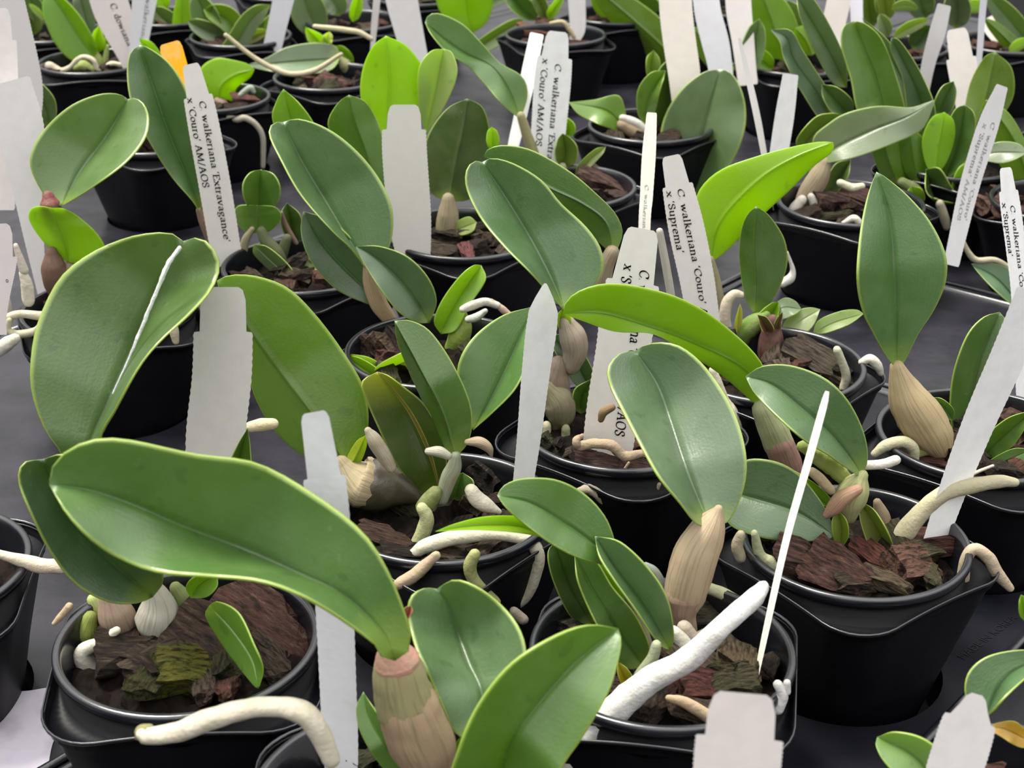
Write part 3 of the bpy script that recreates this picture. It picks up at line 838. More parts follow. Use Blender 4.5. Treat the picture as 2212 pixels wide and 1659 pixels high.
# ================================================================== K: middle, tag shaded by the leaf
K = plant(1345, 912, 'potted orchid with curled dry roots and one long leaning leaf around the shaded printed tag', rot=TROT, D=1.0, chips=9)
g = G(K, 1210, 900)
leaf(K, [(1220,672),(1192,605),(1140,505),(1090,422),(1042,350)],
     [(1202,652),(1150,592),(1090,532),(1040,472),(1010,412),(1007,372),(1022,349)],
     [(1258,650),(1300,592),(1299,540),(1266,490),(1212,440),(1170,390),(1112,355),(1066,342)], (g, g + 0.02, g + 0.03), (-1, -0.2), (0.052, 0.135, 0.058), k=1.03)
leaf(K, [(1326,556),(1310,482),(1258,440),(1190,408),(1120,368),(1045,338)], [(1345,505),(1330,462),(1290,420),(1230,370),(1150,325),(1090,314),(1055,322)],
     [(1300,530),(1240,480),(1180,436),(1115,385)], (g + 0.05, g + 0.06), (0.1, 1), (0.060, 0.160, 0.040))
bulb(K, [(1322,545,16),(1308,575,18),(1300,620,20),(1296,660,16)], (0.32, 0.26, 0.18), d=g + 0.05)
leaf(K, [(1215,715),(1210,690),(1218,664)], [(1204,702),(1205,680)], [(1230,705),(1232,685)], (g, g), (-1, -1), (0.22, 0.34, 0.04), name='shoot')
bulb(K, [(1225,700,20),(1236,725,30),(1242,755,28),(1235,790,20)], (0.34, 0.29, 0.22), d=g)
bulb(K, [(1205,790,22),(1200,820,30),(1205,850,28)], (0.25, 0.19, 0.14), d=g)
bulb(K, [(1185,840,20),(1205,865,34),(1210,895,32),(1205,920,18)], (0.22, 0.20, 0.12), d=g - 0.005)
leaf(K, [(1276,842),(1238,775),(1190,722)], [(1245,832),(1212,780),(1192,745)], [(1282,805),(1248,745),(1215,725)], (g + 0.01, g + 0.01), (-1, -0.3), (0.052, 0.13, 0.062))
leaf(K, [(1255,895),(1256,860),(1278,818)], [(1240,880),(1242,842)], [(1278,880),(1290,845)], (g, g), (-1, -1), GR)
tube(K, [(1180,920,11),(1175,940,15)], (0.58, 0.54, 0.38), d=g - 0.01)
tube(K, [(1222,925,9),(1222,960,10),(1226,995,9)], (0.30, 0.31, 0.17), d=g - 0.012)
chip(K, 1185, 960, 60, 80, (0.054, 0.058, 0.027), kind=1, tilt=0.9)
tube(K, [(1258,942,5,0.02),(1244,950,8),(1250,963,10),(1285,958,11),(1322,964,12),(1350,985,12),(1385,980,9)], (0.42, 0.31, 0.22), d=-0.035, wob=0.28)
tube(K, [(1358,1000,3),(1338,1030,3),(1326,1044,4),(1285,1052,5),(1262,1052,7)], (0.42, 0.31, 0.22), d=-0.045)
tube(K, [(1252,1060,8),(1275,1058,11),(1300,1075,12),(1318,1095,9),(1326,1110,4)], (0.46, 0.38, 0.30), d=-0.05, wob=0.25)
tube(K, [(1422,1045,7),(1418,1058,6)], (0.5, 0.42, 0.32), d=-0.045)
bulb(K, [(1322,880,8,0),(1304,890,10),(1298,906,7)], (0.25, 0.16, 0.08), d=-0.045, name='dry_bract')
bulb(K, [(1425,500,8),(1436,560,9),(1450,640,9)], (0.55, 0.52, 0.45), d=0.03, name='root')
chip(K, 1370, 965, 60, 30, (0.204, 0.088, 0.075), kind=0)
chip(K, 1300, 1010, 110, 10, (0.068, 0.037, 0.031), kind=4)
chip(K, 1385, 1020, 90, -10, (0.082, 0.041, 0.034), kind=6)

# ================================================================== E: left of the middle
E = plant(955, 1088, 'potted orchid with a brown-striped leaf and a dark round bulb in torn papery skin', rot=TROT, D=1.0, chips=10)
g = G(E, 800, 1100)
leaf(E, [(752,1012),(712,945),(648,860),(590,785),(530,700),(468,606)],
     [(735,1002),(655,985),(592,930),(548,852),(528,762),(500,680),(475,630)],
     [(778,998),(796,920),(787,840),(742,760),(682,680),(622,622),(555,597),(500,594)], (g, g + 0.01, g + 0.01), (1, 0.5), (0.078, 0.190, 0.014), k=1.04, th=0.0024, tr=0.38)
leaf(E, [(752,1012),(768,985),(790,940)], [(745,998),(768,955)], [(775,1005),(792,965)], (g - 0.002, g - 0.001), (1, 1), (0.30, 0.38, 0.02), name='shoot')
bulb(E, [(738,1002,14),(752,1022,30),(775,1040,48),(810,1048,58),(850,1055,45),(885,1068,24),(900,1078,14)], (0.085, 0.075, 0.045), d=g, mat=M_SKIN, rib=0)
bulb(E, [(738,1000,17),(752,1020,36),(768,1036,52),(782,1042,58)], (0.40, 0.33, 0.20), d=g - 0.0012, name='sheath')
bulb(E, [(836,1088,8),(868,1100,26),(905,1108,30),(930,1100,16)], (0.16, 0.10, 0.07), d=g + 0.006, name='fibrous_husk', wob=0.3)
leaf(E, [(952,1076),(925,985),(880,890),(815,803)], [(912,1066),(860,1010),(820,930),(786,850),(784,822)], [(962,1040),(960,962),(920,880),(872,838),(838,812)],
     (g + 0.012, g + 0.005, g + 0.0), (-0.8, -0.3), (0.042, 0.085, 0.022), mat=M_SCAR)
leaf(E, [(985,988),(955,890),(905,790),(852,693)], [(965,976),(932,905),(895,830),(860,745)], [(1014,950),(1018,880),(982,792),(930,716),(885,692)], (0.0, 0.0, 0.01), (1, 0.6), (0.056, 0.150, 0.028))
leaf(E, [(1022,930),(1070,845),(1110,760),(1152,662)], [(1008,900),(994,860),(990,790),(1022,730),(1085,682)], [(1050,902),(1110,842),(1140,780),(1158,720)], (0.02, 0.035, 0.055), (-0.3, -0.5), (0.060, 0.165, 0.048))
leaf(E, [(985,1082),(990,1050),(1000,1021)], [(956,1065),(966,1035)], [(1018,1075),(1022,1040)], (g + 0.01, g + 0.01), (-1, -1), (0.045, 0.12, 0.025))
bulb(E, [(985,985,11),(980,1010,17),(968,1035,18),(955,1078,14)], (0.34, 0.38, 0.26), d=0.0)
bulb(E, [(925,975,8),(948,976,12),(968,985,9)], (0.52, 0.50, 0.40), d=-0.004, name='shoot')
bulb(E, [(1010,955,7),(1035,955,12),(1055,968,10),(1062,985,3)], (0.42, 0.33, 0.22), d=-0.002, name='dry_bract')
bulb(E, [(795,930,8),(808,950,16),(830,985,16),(845,1010,12)], (0.52, 0.47, 0.36), d=0.004, name='sheath')
tube(E, [(940,1065,16),(925,1085,20),(915,1095,18)], (0.16, 0.19, 0.06), d=-0.004)
tube(E, [(912,1098,13),(922,1120,16),(912,1155,17),(895,1185,15),(878,1208,11)], (0.44, 0.46, 0.24), d=-0.01)
tube(E, [(892,1198,12),(920,1180,17),(975,1163,17),(1050,1153,16),(1110,1158,15),(1142,1170,16),(1160,1195,16),(1158,1230,15),(1140,1280,14),(1112,1305,13),(1090,1308,9)], (0.68, 0.63, 0.50), d=-0.026, n=50)
tube(E, [(1078,1105,6),(1052,1092,16),(1030,1078,18),(1018,1060,15)], (0.64, 0.59, 0.49), d=-0.004)
tube(E, [(1025,1198,13),(1015,1222,15),(1022,1250,14),(1048,1280,13),(1072,1300,10)], (0.33, 0.34, 0.14), d=-0.05)
tube(E, [(942,1200,10),(905,1235,14),(868,1258,13),(852,1268,9)], (0.46, 0.34, 0.24), d=-0.052, wob=0.2)
tube(E, [(1110,1320,10),(1130,1338,12)], (0.40, 0.34, 0.28), d=-0.045)
tube(E, [(540,922,12),(565,918,14),(590,915,12)], (0.60, 0.52, 0.34), d=-0.02)
chip(E, 1055, 1025, 90, 70, (0.027, 0.020, 0.016), kind=1, tilt=0.6)
chip(E, 830, 1165, 120, -10, (0.082, 0.048, 0.034), kind=2)
chip(E, 985, 1200, 80, 15, (0.095, 0.068, 0.044), kind=3)
chip(E, 1035, 1190, 70, 60, (0.082, 0.048, 0.037), kind=5)
chip(E, 870, 1200, 90, 10, (0.034, 0.024, 0.019), kind=0)

# ================================================================== L: upper middle
L = plant(945, 752, 'potted orchid with two overlapping bluish leaves and a lime shoot over loose brown bark', rot=TROT, D=1.0, chips=8)
g = G(L, 860, 720)
leaf(L, [(792,585),(772,545),(745,505),(700,430),(650,345),(612,264)],
     [(758,535),(718,498),(650,420),(605,340),(582,290),(590,266)],
     [(838,540),(849,470),(832,410),(792,350),(740,300),(690,270),(642,257)], (g, g + 0.02, g + 0.03), (-1, -0.2), (0.066, 0.155, 0.072), k=1.03)
leaf(L, [(838,665),(765,600),(700,530),(655,456)], [(790,655),(722,622),(670,562),(650,502)], [(830,610),(780,540),(720,480)], (g + 0.008, g + 0.02), (-0.3, -0.6), (0.050, 0.125, 0.060))
leaf(L, [(928,698),(895,645),(852,592),(805,552),(768,532)], [(898,696),(860,672),(820,622),(788,572)], [(943,652),(926,602),(882,556),(822,533)], (g - 0.01, g - 0.005), (-1, -0.2), (0.052, 0.125, 0.066))
bulb(L, [(790,570,6),(800,610,16),(818,655,19),(842,690,15),(855,715,10)], (0.46, 0.34, 0.20), d=g)
leaf(L, [(952,722),(980,665),(1012,612),(1040,573)], [(938,695),(955,650),(990,602),(1022,574)], [(985,712),(1012,662),(1048,605)], (g - 0.01, g), (-0.6, -1), (0.14, 0.31, 0.025))
bulb(L, [(1002,680,8),(1000,705,20),(990,732,24),(975,752,16)], (0.22, 0.33, 0.05), d=g - 0.008, name='shoot', mat=M_ROOT)
tube(L, [(1000,668,8),(1020,660,10),(1048,652,9),(1075,660,8)], (0.58, 0.55, 0.48), d=0.02)
tube(L, [(1012,690,8),(1030,685,9),(1048,672,6)], (0.50, 0.55, 0.48), d=0.015)
tube(L, [(1062,648,3),(1085,668,8),(1100,680,7)], (0.48, 0.36, 0.28), d=0.02)
leaf(L, [(838,838),(792,800),(742,766)], [(800,825),(765,795)], [(825,805),(780,775)], (-0.01, 0.0), (-1, -1), ML)
leaf(L, [(835,825),(850,795),(900,772),(930,780)], [(810,800),(850,772),(895,758)], [(860,840),(910,820)], (0.0, 0.0), (-1, 0.5), (0.26, 0.34, 0.28))
leaf(L, [(830,830),(800,795),(752,764)], [(835,802),(800,774)], [(810,822),(770,790)], (0.006, 0.0), (-1, -1), (0.24, 0.34, 0.26))
chip(L, 800, 752, 85, 85, (0.102, 0.058, 0.044), kind=1, tilt=0.7)
chip(L, 832, 748, 85, 78, (0.136, 0.095, 0.061), kind=4, tilt=0.7, dy=-0.004)
chip(L, 775, 745, 60, 70, (0.095, 0.068, 0.048), kind=2, tilt=0.6)
chip(L, 850, 790, 50, 10, (0.068, 0.041, 0.034), kind=5)

# ================================================================== M: with the Suprema tag
M = plant(1664, 781, 'potted orchid with a bright lime leaf pointing up and outward and a maroon pointed sheath', rot=TROT, D=1.0, chips=7)
g = G(M, 1640, 740)
leaf(M, [(1535,568),(1555,480),(1640,388),(1720,338),(1800,307)], [(1518,540),(1502,470),(1508,415),(1555,368),(1640,336),(1720,315),(1770,306)],
     [(1572,540),(1640,472),(1705,412),(1755,362),(1798,328)], (g + 0.02, g + 0.02), (0.3, 0.3), LM, k=1.06)
bulb(M, [(1535,560,8),(1545,600,10),(1556,650,10),(1566,700,9)], (0.40, 0.36, 0.22), d=g + 0.02)
leaf(M, [(1630,680),(1634,600),(1630,520),(1634,446)], [(1608,640),(1597,560),(1600,500),(1614,464)], [(1668,650),(1699,580),(1696,520),(1664,468)], (g, g + 0.005), (0.6, 0.6), (0.050, 0.135, 0.022))
leaf(M, [(1755,722),(1800,698),(1866,678)], [(1768,692),(1815,672),(1850,669)], [(1785,718),(1830,702)], (g, g), (0.6, -1), (0.22, 0.33, 0.25))
leaf(M, [(1690,728),(1715,702),(1772,668)], [(1692,700),(1720,672),(1750,664)], [(1725,728),(1755,705)], (g - 0.005, g), (0.6, -1), (0.24, 0.33, 0.30))
leaf(M, [(1672,690),(1690,665),(1732,668)], [(1672,660),(1695,643),(1718,650)], [(1690,690),(1715,680)], (g - 0.002, g), (0.6, -1), (0.17, 0.27, 0.24))
leaf(M, [(1650,705),(1665,680),(1682,652)], [(1640,680),(1665,656)], [(1672,698),(1682,675)], (g, g), (-1, -1), ML)
bulb(M, [(1655,680,9),(1635,695,20),(1612,715,22),(1606,735,14)], (0.13, 0.22, 0.04), d=g - 0.004, mat=M_ROOT)
leaf(M, [(1592,722),(1594,690),(1599,656)], [(1587,700),(1594,672)], [(1602,700),(1603,672)], (g - 0.006, g - 0.006), (-1, -1), (0.42, 0.34, 0.24), name='sheath')
bulb(M, [(1668,695,16),(1666,735,27),(1665,765,28),(1668,790,22)], (0.105, 0.042, 0.040), d=g - 0.012, name='sheath', label='maroon sheath')
leaf(M, [(1660,722),(1650,698),(1636,680)], [(1648,716),(1640,694)], [(1672,712),(1656,686)], (g - 0.016, g - 0.016), (-1, -1), (0.075, 0.025, 0.030), name='sheath')
leaf(M, [(1678,715),(1684,692),(1691,674)], [(1672,700),(1684,680)], [(1686,708),(1690,688)], (g - 0.016, g - 0.016), (-1, -1), (0.085, 0.030, 0.032), name='sheath')
tube(M, [(1605,638,7),(1585,636,10),(1570,655,12),(1566,685,12),(1570,710,11)], (0.68, 0.58, 0.48), d=g + 0.01)
tube(M, [(1540,800,9),(1548,830,12),(1562,862,12),(1578,890,15),(1590,925,14)], (0.68, 0.62, 0.50), d=-0.045, wob=0.25)
tube(M, [(1808,756,9),(1820,785,9),(1828,815,10),(1822,840,9)], (0.52, 0.50, 0.38), d=0.0)
tube(M, [(1862,782,8),(1880,776,11),(1895,790,11),(1902,806,7)], (0.70, 0.66, 0.58), d=0.0)
tube(M, [(1705,770,9),(1720,752,10),(1735,735,8)], (0.20, 0.25, 0.07), d=g - 0.004)
chip(M, 1775, 790, 170, -45, (0.075, 0.058, 0.041), kind=2, tilt=0.4, squash=0.8)
chip(M, 1830, 800, 60, 60, (0.034, 0.027, 0.020), kind=3)

# ================================================================== N: right, tan striped bulb
Np = plant(2122, 932, 'potted orchid with a single upright folded leaf on a fat tan striped bulb', rot=TROT, D=1.0, chips=8)
g = G(Np, 2035, 985)
leaf(Np, [(1938,797),(1936,740),(1934,640),(1930,560),(1922,470),(1893,371)], [(1918,775),(1890,725),(1864,670),(1853,600),(1860,500),(1876,420)],
     [(1955,780),(1985,720),(2018,670),(2043,610),(2043,550),(2010,480),(1960,422),(1912,382)], (g, g + 0.005, g + 0.02), (-0.8, -0.4), (0.066, 0.170, 0.070), k=1.03, th=0.0024)
bulb(Np, [(1938,793,16),(1948,825,28),(1965,865,44),(1990,905,50),(2015,945,44),(2032,975,28),(2040,990,18)], (0.46, 0.36, 0.20), d=g, rib=0.03)
tube(Np, [(1890,980,9),(1915,962,13),(1950,955,13),(1972,968,13),(1975,992,11)], (0.46, 0.44, 0.30), d=g - 0.01)
tube(Np, [(1975,980,11),(2000,972,13),(2025,975,11)], (0.30, 0.34, 0.10), d=g - 0.004)
leaf(Np, [(2070,965),(2095,860),(2120,760),(2160,674)], [(2058,930),(2053,870),(2062,800),(2090,725),(2125,686)], [(2105,950),(2150,880),(2185,800),(2190,720)], (g + 0.03, g + 0.04), (-0.5, -0.5), (0.050, 0.130, 0.036))
leaf(Np, [(2105,1005),(2160,950),(2235,885)], [(2120,955),(2175,905)], [(2130,1000),(2190,960)], (g + 0.01, g + 0.0), (-0.3, -1), (0.055, 0.15, 0.02))
leaf(Np, [(2110,1028),(2165,1000),(2230,970)], [(2130,1000),(2185,970)], [(2150,1030),(2200,1008)], (g + 0.0, g - 0.01), (0.4, -1), (0.055, 0.14, 0.03))
leaf(Np, [(2058,908),(2040,878),(2012,858)], [(2045,905),(2020,880)], [(2060,885),(2035,862)], (g + 0.02, g + 0.02), (-1, -1), (0.07, 0.17, 0.08))
tube(Np, [(2090,1032,5),(2110,1020,4),(2145,1006,3)], (0.62, 0.52, 0.40), d=-0.04)
chip(Np, 2080, 985, 100, 20, (0.048, 0.031, 0.024), kind=0)
chip(Np, 2190, 920, 120, 50, (0.122, 0.068, 0.051), kind=4)
chip(Np, 2120, 1005, 90, -10, (0.041, 0.031, 0.024), kind=2)
# ================================================================== F: left edge, curled cream roots
Fp = plant(235, 662, 'potted orchid with a round lime leaf, brown mottled bulb and curled cream roots', rot=20, D=1.0, chips=9)
g = G(Fp, 130, 668)
leaf(Fp, [(132,446),(170,375),(230,292),(276,214)], [(98,425),(68,370),(67,330),(95,280),(150,230),(210,205),(255,203)], [(155,432),(205,400),(272,350),(312,300),(321,258),(311,226),(292,212)],
     (g + 0.0, g + 0.02, g + 0.03), (-0.3, -0.9), (0.088, 0.190, 0.068), k=1.03)
leaf(Fp, [(148,567),(138,520),(125,485),(112,449)], [(120,549),(85,512),(63,475),(66,452),(86,446)], [(185,571),(219,562),(228,540),(212,508),(178,474),(140,452)], (g, g - 0.005), (0.3, 0.3), (0.17, 0.36, 0.015), k=1.0)
bulb(Fp, [(105,425,14),(110,440,24),(118,456,16)], (0.20, 0.055, 0.065), d=g + 0.003, name='flower_bud', mat=M_ROOT)
bulb(Fp, [(112,545,13),(116,575,26),(120,610,26),(124,640,17),(122,662,15)], (0.15, 0.085, 0.060), d=g)
bulb(Fp, [(152,565,9),(150,590,15),(146,620,16),(140,655,12)], (0.32, 0.29, 0.16), d=g + 0.003, name='sheath')
tube(Fp, [(34,530,5),(42,555,8),(52,585,10)], (0.60, 0.54, 0.46), d=-0.03)
tube(Fp, [(50,590,9),(58,615,13),(62,650,13)], (0.66, 0.62, 0.52), d=-0.03)
tube(Fp, [(-4,712,9),(12,690,9),(45,678,9),(90,682,10),(118,672,12),(112,655,10)], (0.56, 0.52, 0.40), d=-0.035)
tube(Fp, [(20,692,6),(18,712,7),(40,722,9),(75,716,9),(92,700,8)], (0.46, 0.44, 0.32), d=-0.04)
tube(Fp, [(-6,762,12),(14,744,15),(32,732,12)], (0.64, 0.62, 0.54), d=-0.05)
tube(Fp, [(80,752,5),(95,738,6),(120,735,7)], (0.56, 0.52, 0.42), d=-0.035)
tube(Fp, [(10,640,10),(14,665,12),(18,690,10)], (0.58, 0.50, 0.46), d=-0.02)
tube(Fp, [(372,690,7),(376,715,10),(380,738,7)], (0.58, 0.50, 0.38), d=-0.035)

# ================================================================== O: behind the big leaf, several small leaves
O = plant(655, 568, 'potted orchid seedling clump with small round leaves and one long upright leaf', rot=TROT, D=1.0, chips=10)
g = G(O, 560, 570)
leaf(O, [(438,472),(412,400),(366,290),(332,190),(301,97)], [(415,432),(370,380),(320,300),(285,225),(275,160),(281,115)], [(443,425),(425,300),(405,205),(370,142),(325,106)],
     (g, g + 0.02), (-1, -0.4), (0.045, 0.130, 0.040), k=1.05)
bulb(O, [(430,455,7),(440,480,10),(455,515,11),(475,560,10)], (0.26, 0.17, 0.12), d=g)
leaf(O, [(562,470),(560,415),(563,366)], [(532,440),(525,400),(540,374)], [(598,440),(605,405),(590,376)], (g + 0.01, g + 0.01), (-1, -1), (0.052, 0.150, 0.022))
leaf(O, [(557,504),(556,472),(555,443)], [(530,501),(507,476),(512,446)], [(586,498),(608,470),(596,448)], (g, g), (0.25, 0.25), (0.068, 0.190, 0.020), k=1.0)
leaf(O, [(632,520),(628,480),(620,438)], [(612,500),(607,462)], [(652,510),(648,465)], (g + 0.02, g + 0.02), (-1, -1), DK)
leaf(O, [(548,528),(590,568),(642,610)], [(550,552),(600,600),(625,612)], [(580,535),(625,575)], (g - 0.01, g - 0.02), (0.4, -1), (0.085, 0.165, 0.085))
leaf(O, [(634,580),(665,580),(695,574)], [(640,592),(672,595)], [(655,562),(680,562)], (g - 0.01, g - 0.01), (-1, 0.4), PL)
leaf(O, [(705,465),(690,400),(640,290),(612,192)], [(660,420),(592,272),(597,220)], [(720,400),(686,285),(650,228)], (0.03, 0.03), (-0.5, -0.5), (0.098, 0.270, 0.012))
leaf(O, [(820,450),(795,340),(768,262),(754,205)], [(772,400),(720,302),(708,262),(730,222)], [(838,380),(822,280),(792,222)], (0.03, 0.035), (0.5, 0.5), (0.062, 0.175, 0.014))
bulb(O, [(565,498,10),(575,520,14),(598,545,14),(610,570,12)], (0.14, 0.17, 0.08), d=g)
bulb(O, [(620,515,10),(612,540,12),(606,570,10)], (0.12, 0.15, 0.07), d=g + 0.004)
bulb(O, [(545,495,6),(530,520,9),(525,560,9)], (0.34, 0.30, 0.20), d=g, name='sheath')
bulb(O, [(608,460,4),(620,490,5),(640,525,5)], (0.30, 0.20, 0.17), d=g + 0.012, name='dry_bract')
bulb(O, [(690,470,8),(680,520,11),(676,560,10)], (0.24, 0.22, 0.12), d=0.02)
bulb(O, [(815,440,8),(790,490,10),(765,550,10)], (0.24, 0.22, 0.12), d=0.02)
chip(O, 700, 605, 50, 20, (0.173, 0.079, 0.061), kind=1)
chip(O, 640, 600, 60, -10, (0.101, 0.079, 0.050), kind=3)

# ================================================================== P: behind the grey-white tag
Pp = plant(1005, 500, 'potted orchid with a glowing round lime leaf behind the plain grey-white tag', rot=TROT, D=1.0, chips=10)
g = G(Pp, 965, 500)
leaf(Pp, [(970,436),(985,350),(1000,280),(1010,213)], [(930,415),(914,350),(925,290),(965,235)], [(1018,428),(1055,370),(1060,300),(1045,235)], (g, g + 0.005), (0.5, 0.5), (0.040, 0.085, 0.022))
bulb(Pp, [(968,430,14),(968,462,23),(965,495,24),(962,515,16)], (0.32, 0.27, 0.17), d=g)
leaf(Pp, [(838,320),(836,240),(838,150),(834,77)], [(800,270),(779,210),(783,150),(805,100)], [(895,272),(920,205),(915,150),(880,100)], (0.05, 0.06), (0.5, 0.5), (0.22, 0.47, 0.008), k=1.05)
leaf(Pp, [(920,290),(940,200),(958,105)], [(905,230),(905,150),(930,112)], [(962,225),(987,160),(977,115)], (0.06, 0.07), (-1, -0.5), PL)
bulb(Pp, [(840,310,6),(880,400,8),(910,480,9)], (0.30, 0.34, 0.14), d=0.02)
leaf(Pp, [(1062,330),(1064,300),(1062,274)], [(1052,310),(1053,285)], [(1078,310),(1074,285)], (0.0, 0.0), (-1, -1), (0.18, 0.36, 0.04))
leaf(Pp, [(1008,518),(1040,532),(1075,518)], [(1020,515),(1050,518)], [(1020,540),(1055,545)], (g - 0.005, g - 0.01), (0.3, -1), (0.20, 0.36, 0.04))
leaf(Pp, [(978,500),(1000,492),(1030,480)], [(985,480),(1012,468)], [(995,508),(1020,500)], (g - 0.005, g - 0.01), (0.5, -1), PL)
chip(Pp, 1010, 545, 60, -70, (0.230, 0.086, 0.079), kind=2, dy=-0.004)
chip(Pp, 960, 545, 60, 10, (0.086, 0.065, 0.047), kind=4)

# ================================================================== Q: behind, long arching leaf
Q = plant(1222, 398, 'potted orchid with a leaf arching over blue-green and lime below, behind two tags', rot=TROT, D=1.0, chips=10)
g = G(Q, 1180, 390)
leaf(Q, [(1125,258),(1098,195),(1062,143),(1005,117),(955,82),(918,48)], [(1140,205),(1128,165),(1078,134),(1040,92),(1000,52),(950,29),(926,33)], [(1092,232),(1050,185),(1010,142),(965,112),(932,74)],
     (g + 0.02, g + 0.03, g + 0.03), (0.2, -1), (0.072, 0.185, 0.055))
bulb(Q, [(1125,250,9),(1145,310,13),(1165,370,14),(1170,395,12)], (0.34, 0.32, 0.16), d=g + 0.01)
leaf(Q, [(1240,385),(1275,345),(1309,317)], [(1250,355),(1285,323)], [(1265,370),(1300,335)], (g, g), (-0.4, -1), (0.16, 0.24, 0.11))
leaf(Q, [(1215,365),(1222,330),(1215,288)], [(1200,340),(1203,305)], [(1242,352),(1247,320),(1232,298)], (g + 0.005, g + 0.005), (-1, -1), OL)
leaf(Q, [(1222,300),(1228,275),(1218,248)], [(1208,285),(1210,260)], [(1240,290),(1240,268)], (g + 0.015, g + 0.015), (-1, -1), ML)
bulb(Q, [(1215,360,9),(1218,385,12),(1220,405,10)], (0.36, 0.34, 0.22), d=g)
chip(Q, 1310, 400, 110, -30, (0.108, 0.061, 0.050), kind=0)
chip(Q, 1340, 425, 70, 40, (0.086, 0.054, 0.043), kind=2)

# ================================================================== V: between, broad matte leaf
V_ = plant(1405, 268, 'potted orchid with one broad matte oval leaf, standing behind the first printed Suprema tag', rot=TROT, D=1.0, chips=8)
g = G(V_, 1440, 290)
leaf(V_, [(1478,440),(1498,370),(1518,300),(1535,230),(1556,150)], [(1450,420),(1428,370),(1424,310),(1436,250),(1470,195),(1520,156)], [(1530,410),(1578,355),(1606,290),(1611,235),(1598,185),(1576,155)],
     (g - 0.03, g - 0.02, g - 0.01), (0.25, -0.7), (0.064, 0.140, 0.052), k=1.03)
bulb(V_, [(1476,435,8),(1462,400,10),(1450,340,12),(1442,300,10)], (0.30, 0.28, 0.16), d=g - 0.02)
leaf(V_, [(1352,282),(1310,240),(1228,221)], [(1352,245),(1336,206),(1285,215)], [(1320,278),(1255,250)], (g, g), (0.3, -1), (0.098, 0.235, 0.025))
bulb(V_, [(1345,270,13),(1370,285,16),(1395,298,14)], (0.32, 0.24, 0.15), d=g - 0.005)
leaf(V_, [(1395,270),(1400,215),(1438,152)], [(1378,245),(1378,195),(1405,158)], [(1412,250),(1425,195)], (g, g), (-0.4, -1), (0.085, 0.200, 0.028))
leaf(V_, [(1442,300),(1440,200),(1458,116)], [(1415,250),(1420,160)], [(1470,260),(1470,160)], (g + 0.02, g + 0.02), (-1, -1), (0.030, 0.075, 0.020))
tube(V_, [(1345,255,8),(1372,265,10),(1400,285,9)], (0.66, 0.63, 0.58), d=0.005)
leaf(V_, [(1410,180),(1405,140),(1412,108)], [(1398,160),(1398,125)], [(1425,165),(1425,130)], (g + 0.04, g + 0.04), (-1, -1), (0.14, 0.24, 0.08))

# ================================================================== R: grey drooping leaf
R = plant(1838, 434, 'potted orchid with a pale grey-green leaf held level over a tan bulb', rot=TROT, D=1.0, chips=12)
g = G(R, 1745, 440)
leaf(R, [(1764,354),(1802,322),(1883,283),(1960,252),(2020,215)], [(1756,300),(1788,268),(1829,244),(1897,229),(1965,232),(2000,222)], [(1800,350),(1856,337),(1937,307),(1992,280),(2014,235)],
     (g, g - 0.004), (0.3, -0.55), (0.135, 0.215, 0.150), k=1.0)
leaf(R, [(1725,330),(1760,285),(1822,248)], [(1722,300),(1760,255),(1795,245)], [(1760,320),(1800,275)], (g + 0.03, g + 0.03), (-1, -1), OL)
leaf(R, [(1772,440),(1800,400),(1838,345)], [(1782,400),(1805,355)], [(1800,425),(1830,385)], (g + 0.01, g + 0.02), (-1, -1), (0.05, 0.11, 0.03))
bulb(R, [(1782,350,14),(1772,375,22),(1755,405,24),(1738,432,20),(1732,448,14)], (0.36, 0.29, 0.19), d=g)
tube(R, [(1732,432,11),(1718,448,12),(1706,465,8)], (0.66, 0.62, 0.54), d=g - 0.01)
tube(R, [(1752,425,8),(1762,445,11),(1775,475,9)], (0.68, 0.65, 0.58), d=g - 0.01)
tube(R, [(1815,395,8),(1840,405,9),(1862,402,7)], (0.60, 0.58, 0.42), d=0.0)
tube(R, [(1822,482,5),(1845,472,8),(1862,488,8)], (0.66, 0.62, 0.54), d=-0.03)
tube(R, [(1700,545,3),(1712,580,5),(1708,600,10),(1690,612,10)], (0.66, 0.64, 0.60), d=-0.06)
chip(R, 1800, 440, 110, 15, (0.108, 0.061, 0.054), kind=0)
chip(R, 1850, 430, 90, -25, (0.094, 0.050, 0.043), kind=3)

# ================================================================== W: clump with many strap leaves
Wp = plant(2064, 342, 'potted orchid clump crowded with upright strap leaves behind the pale level leaf', rot=TROT, D=1.0, chips=10)
g = G(Wp, 1990, 400)
leaf(Wp, [(1912,258),(1892,170),(1868,110),(1845,45)], [(1858,250),(1838,170),(1818,100),(1822,58)], [(1955,250),(1935,160),(1905,85),(1870,52)], (g + 0.02, g + 0.03), (-1, -0.4), (0.072, 0.185, 0.022))
leaf(Wp, [(1985,300),(1960,200),(1915,110),(1862,38)], [(1955,260),(1925,170),(1880,90)], [(1992,250),(1968,170),(1920,90)], (g + 0.05, g + 0.05), (-1, -0.4), (0.085, 0.165, 0.105))
leaf(Wp, [(2005,310),(1990,220),(1955,140),(1925,82)], [(1965,260),(1950,170),(1925,110)], [(2020,240),(1990,160),(1945,90)], (g + 0.02, g + 0.02), (-0.4, -1), (0.050, 0.115, 0.060))
leaf(Wp, [(1940,400),(1915,330),(1905,260)], [(1905,380),(1880,320),(1878,270)], [(1975,380),(1960,320),(1935,260)], (g, g), (0.5, 0.5), (0.080, 0.200, 0.015))
leaf(Wp, [(1985,405),(1972,330),(1965,270)], [(1955,370),(1945,300)], [(2005,380),(2000,310)], (g - 0.005, g), (0.5, 0.5), (0.075, 0.190, 0.016))
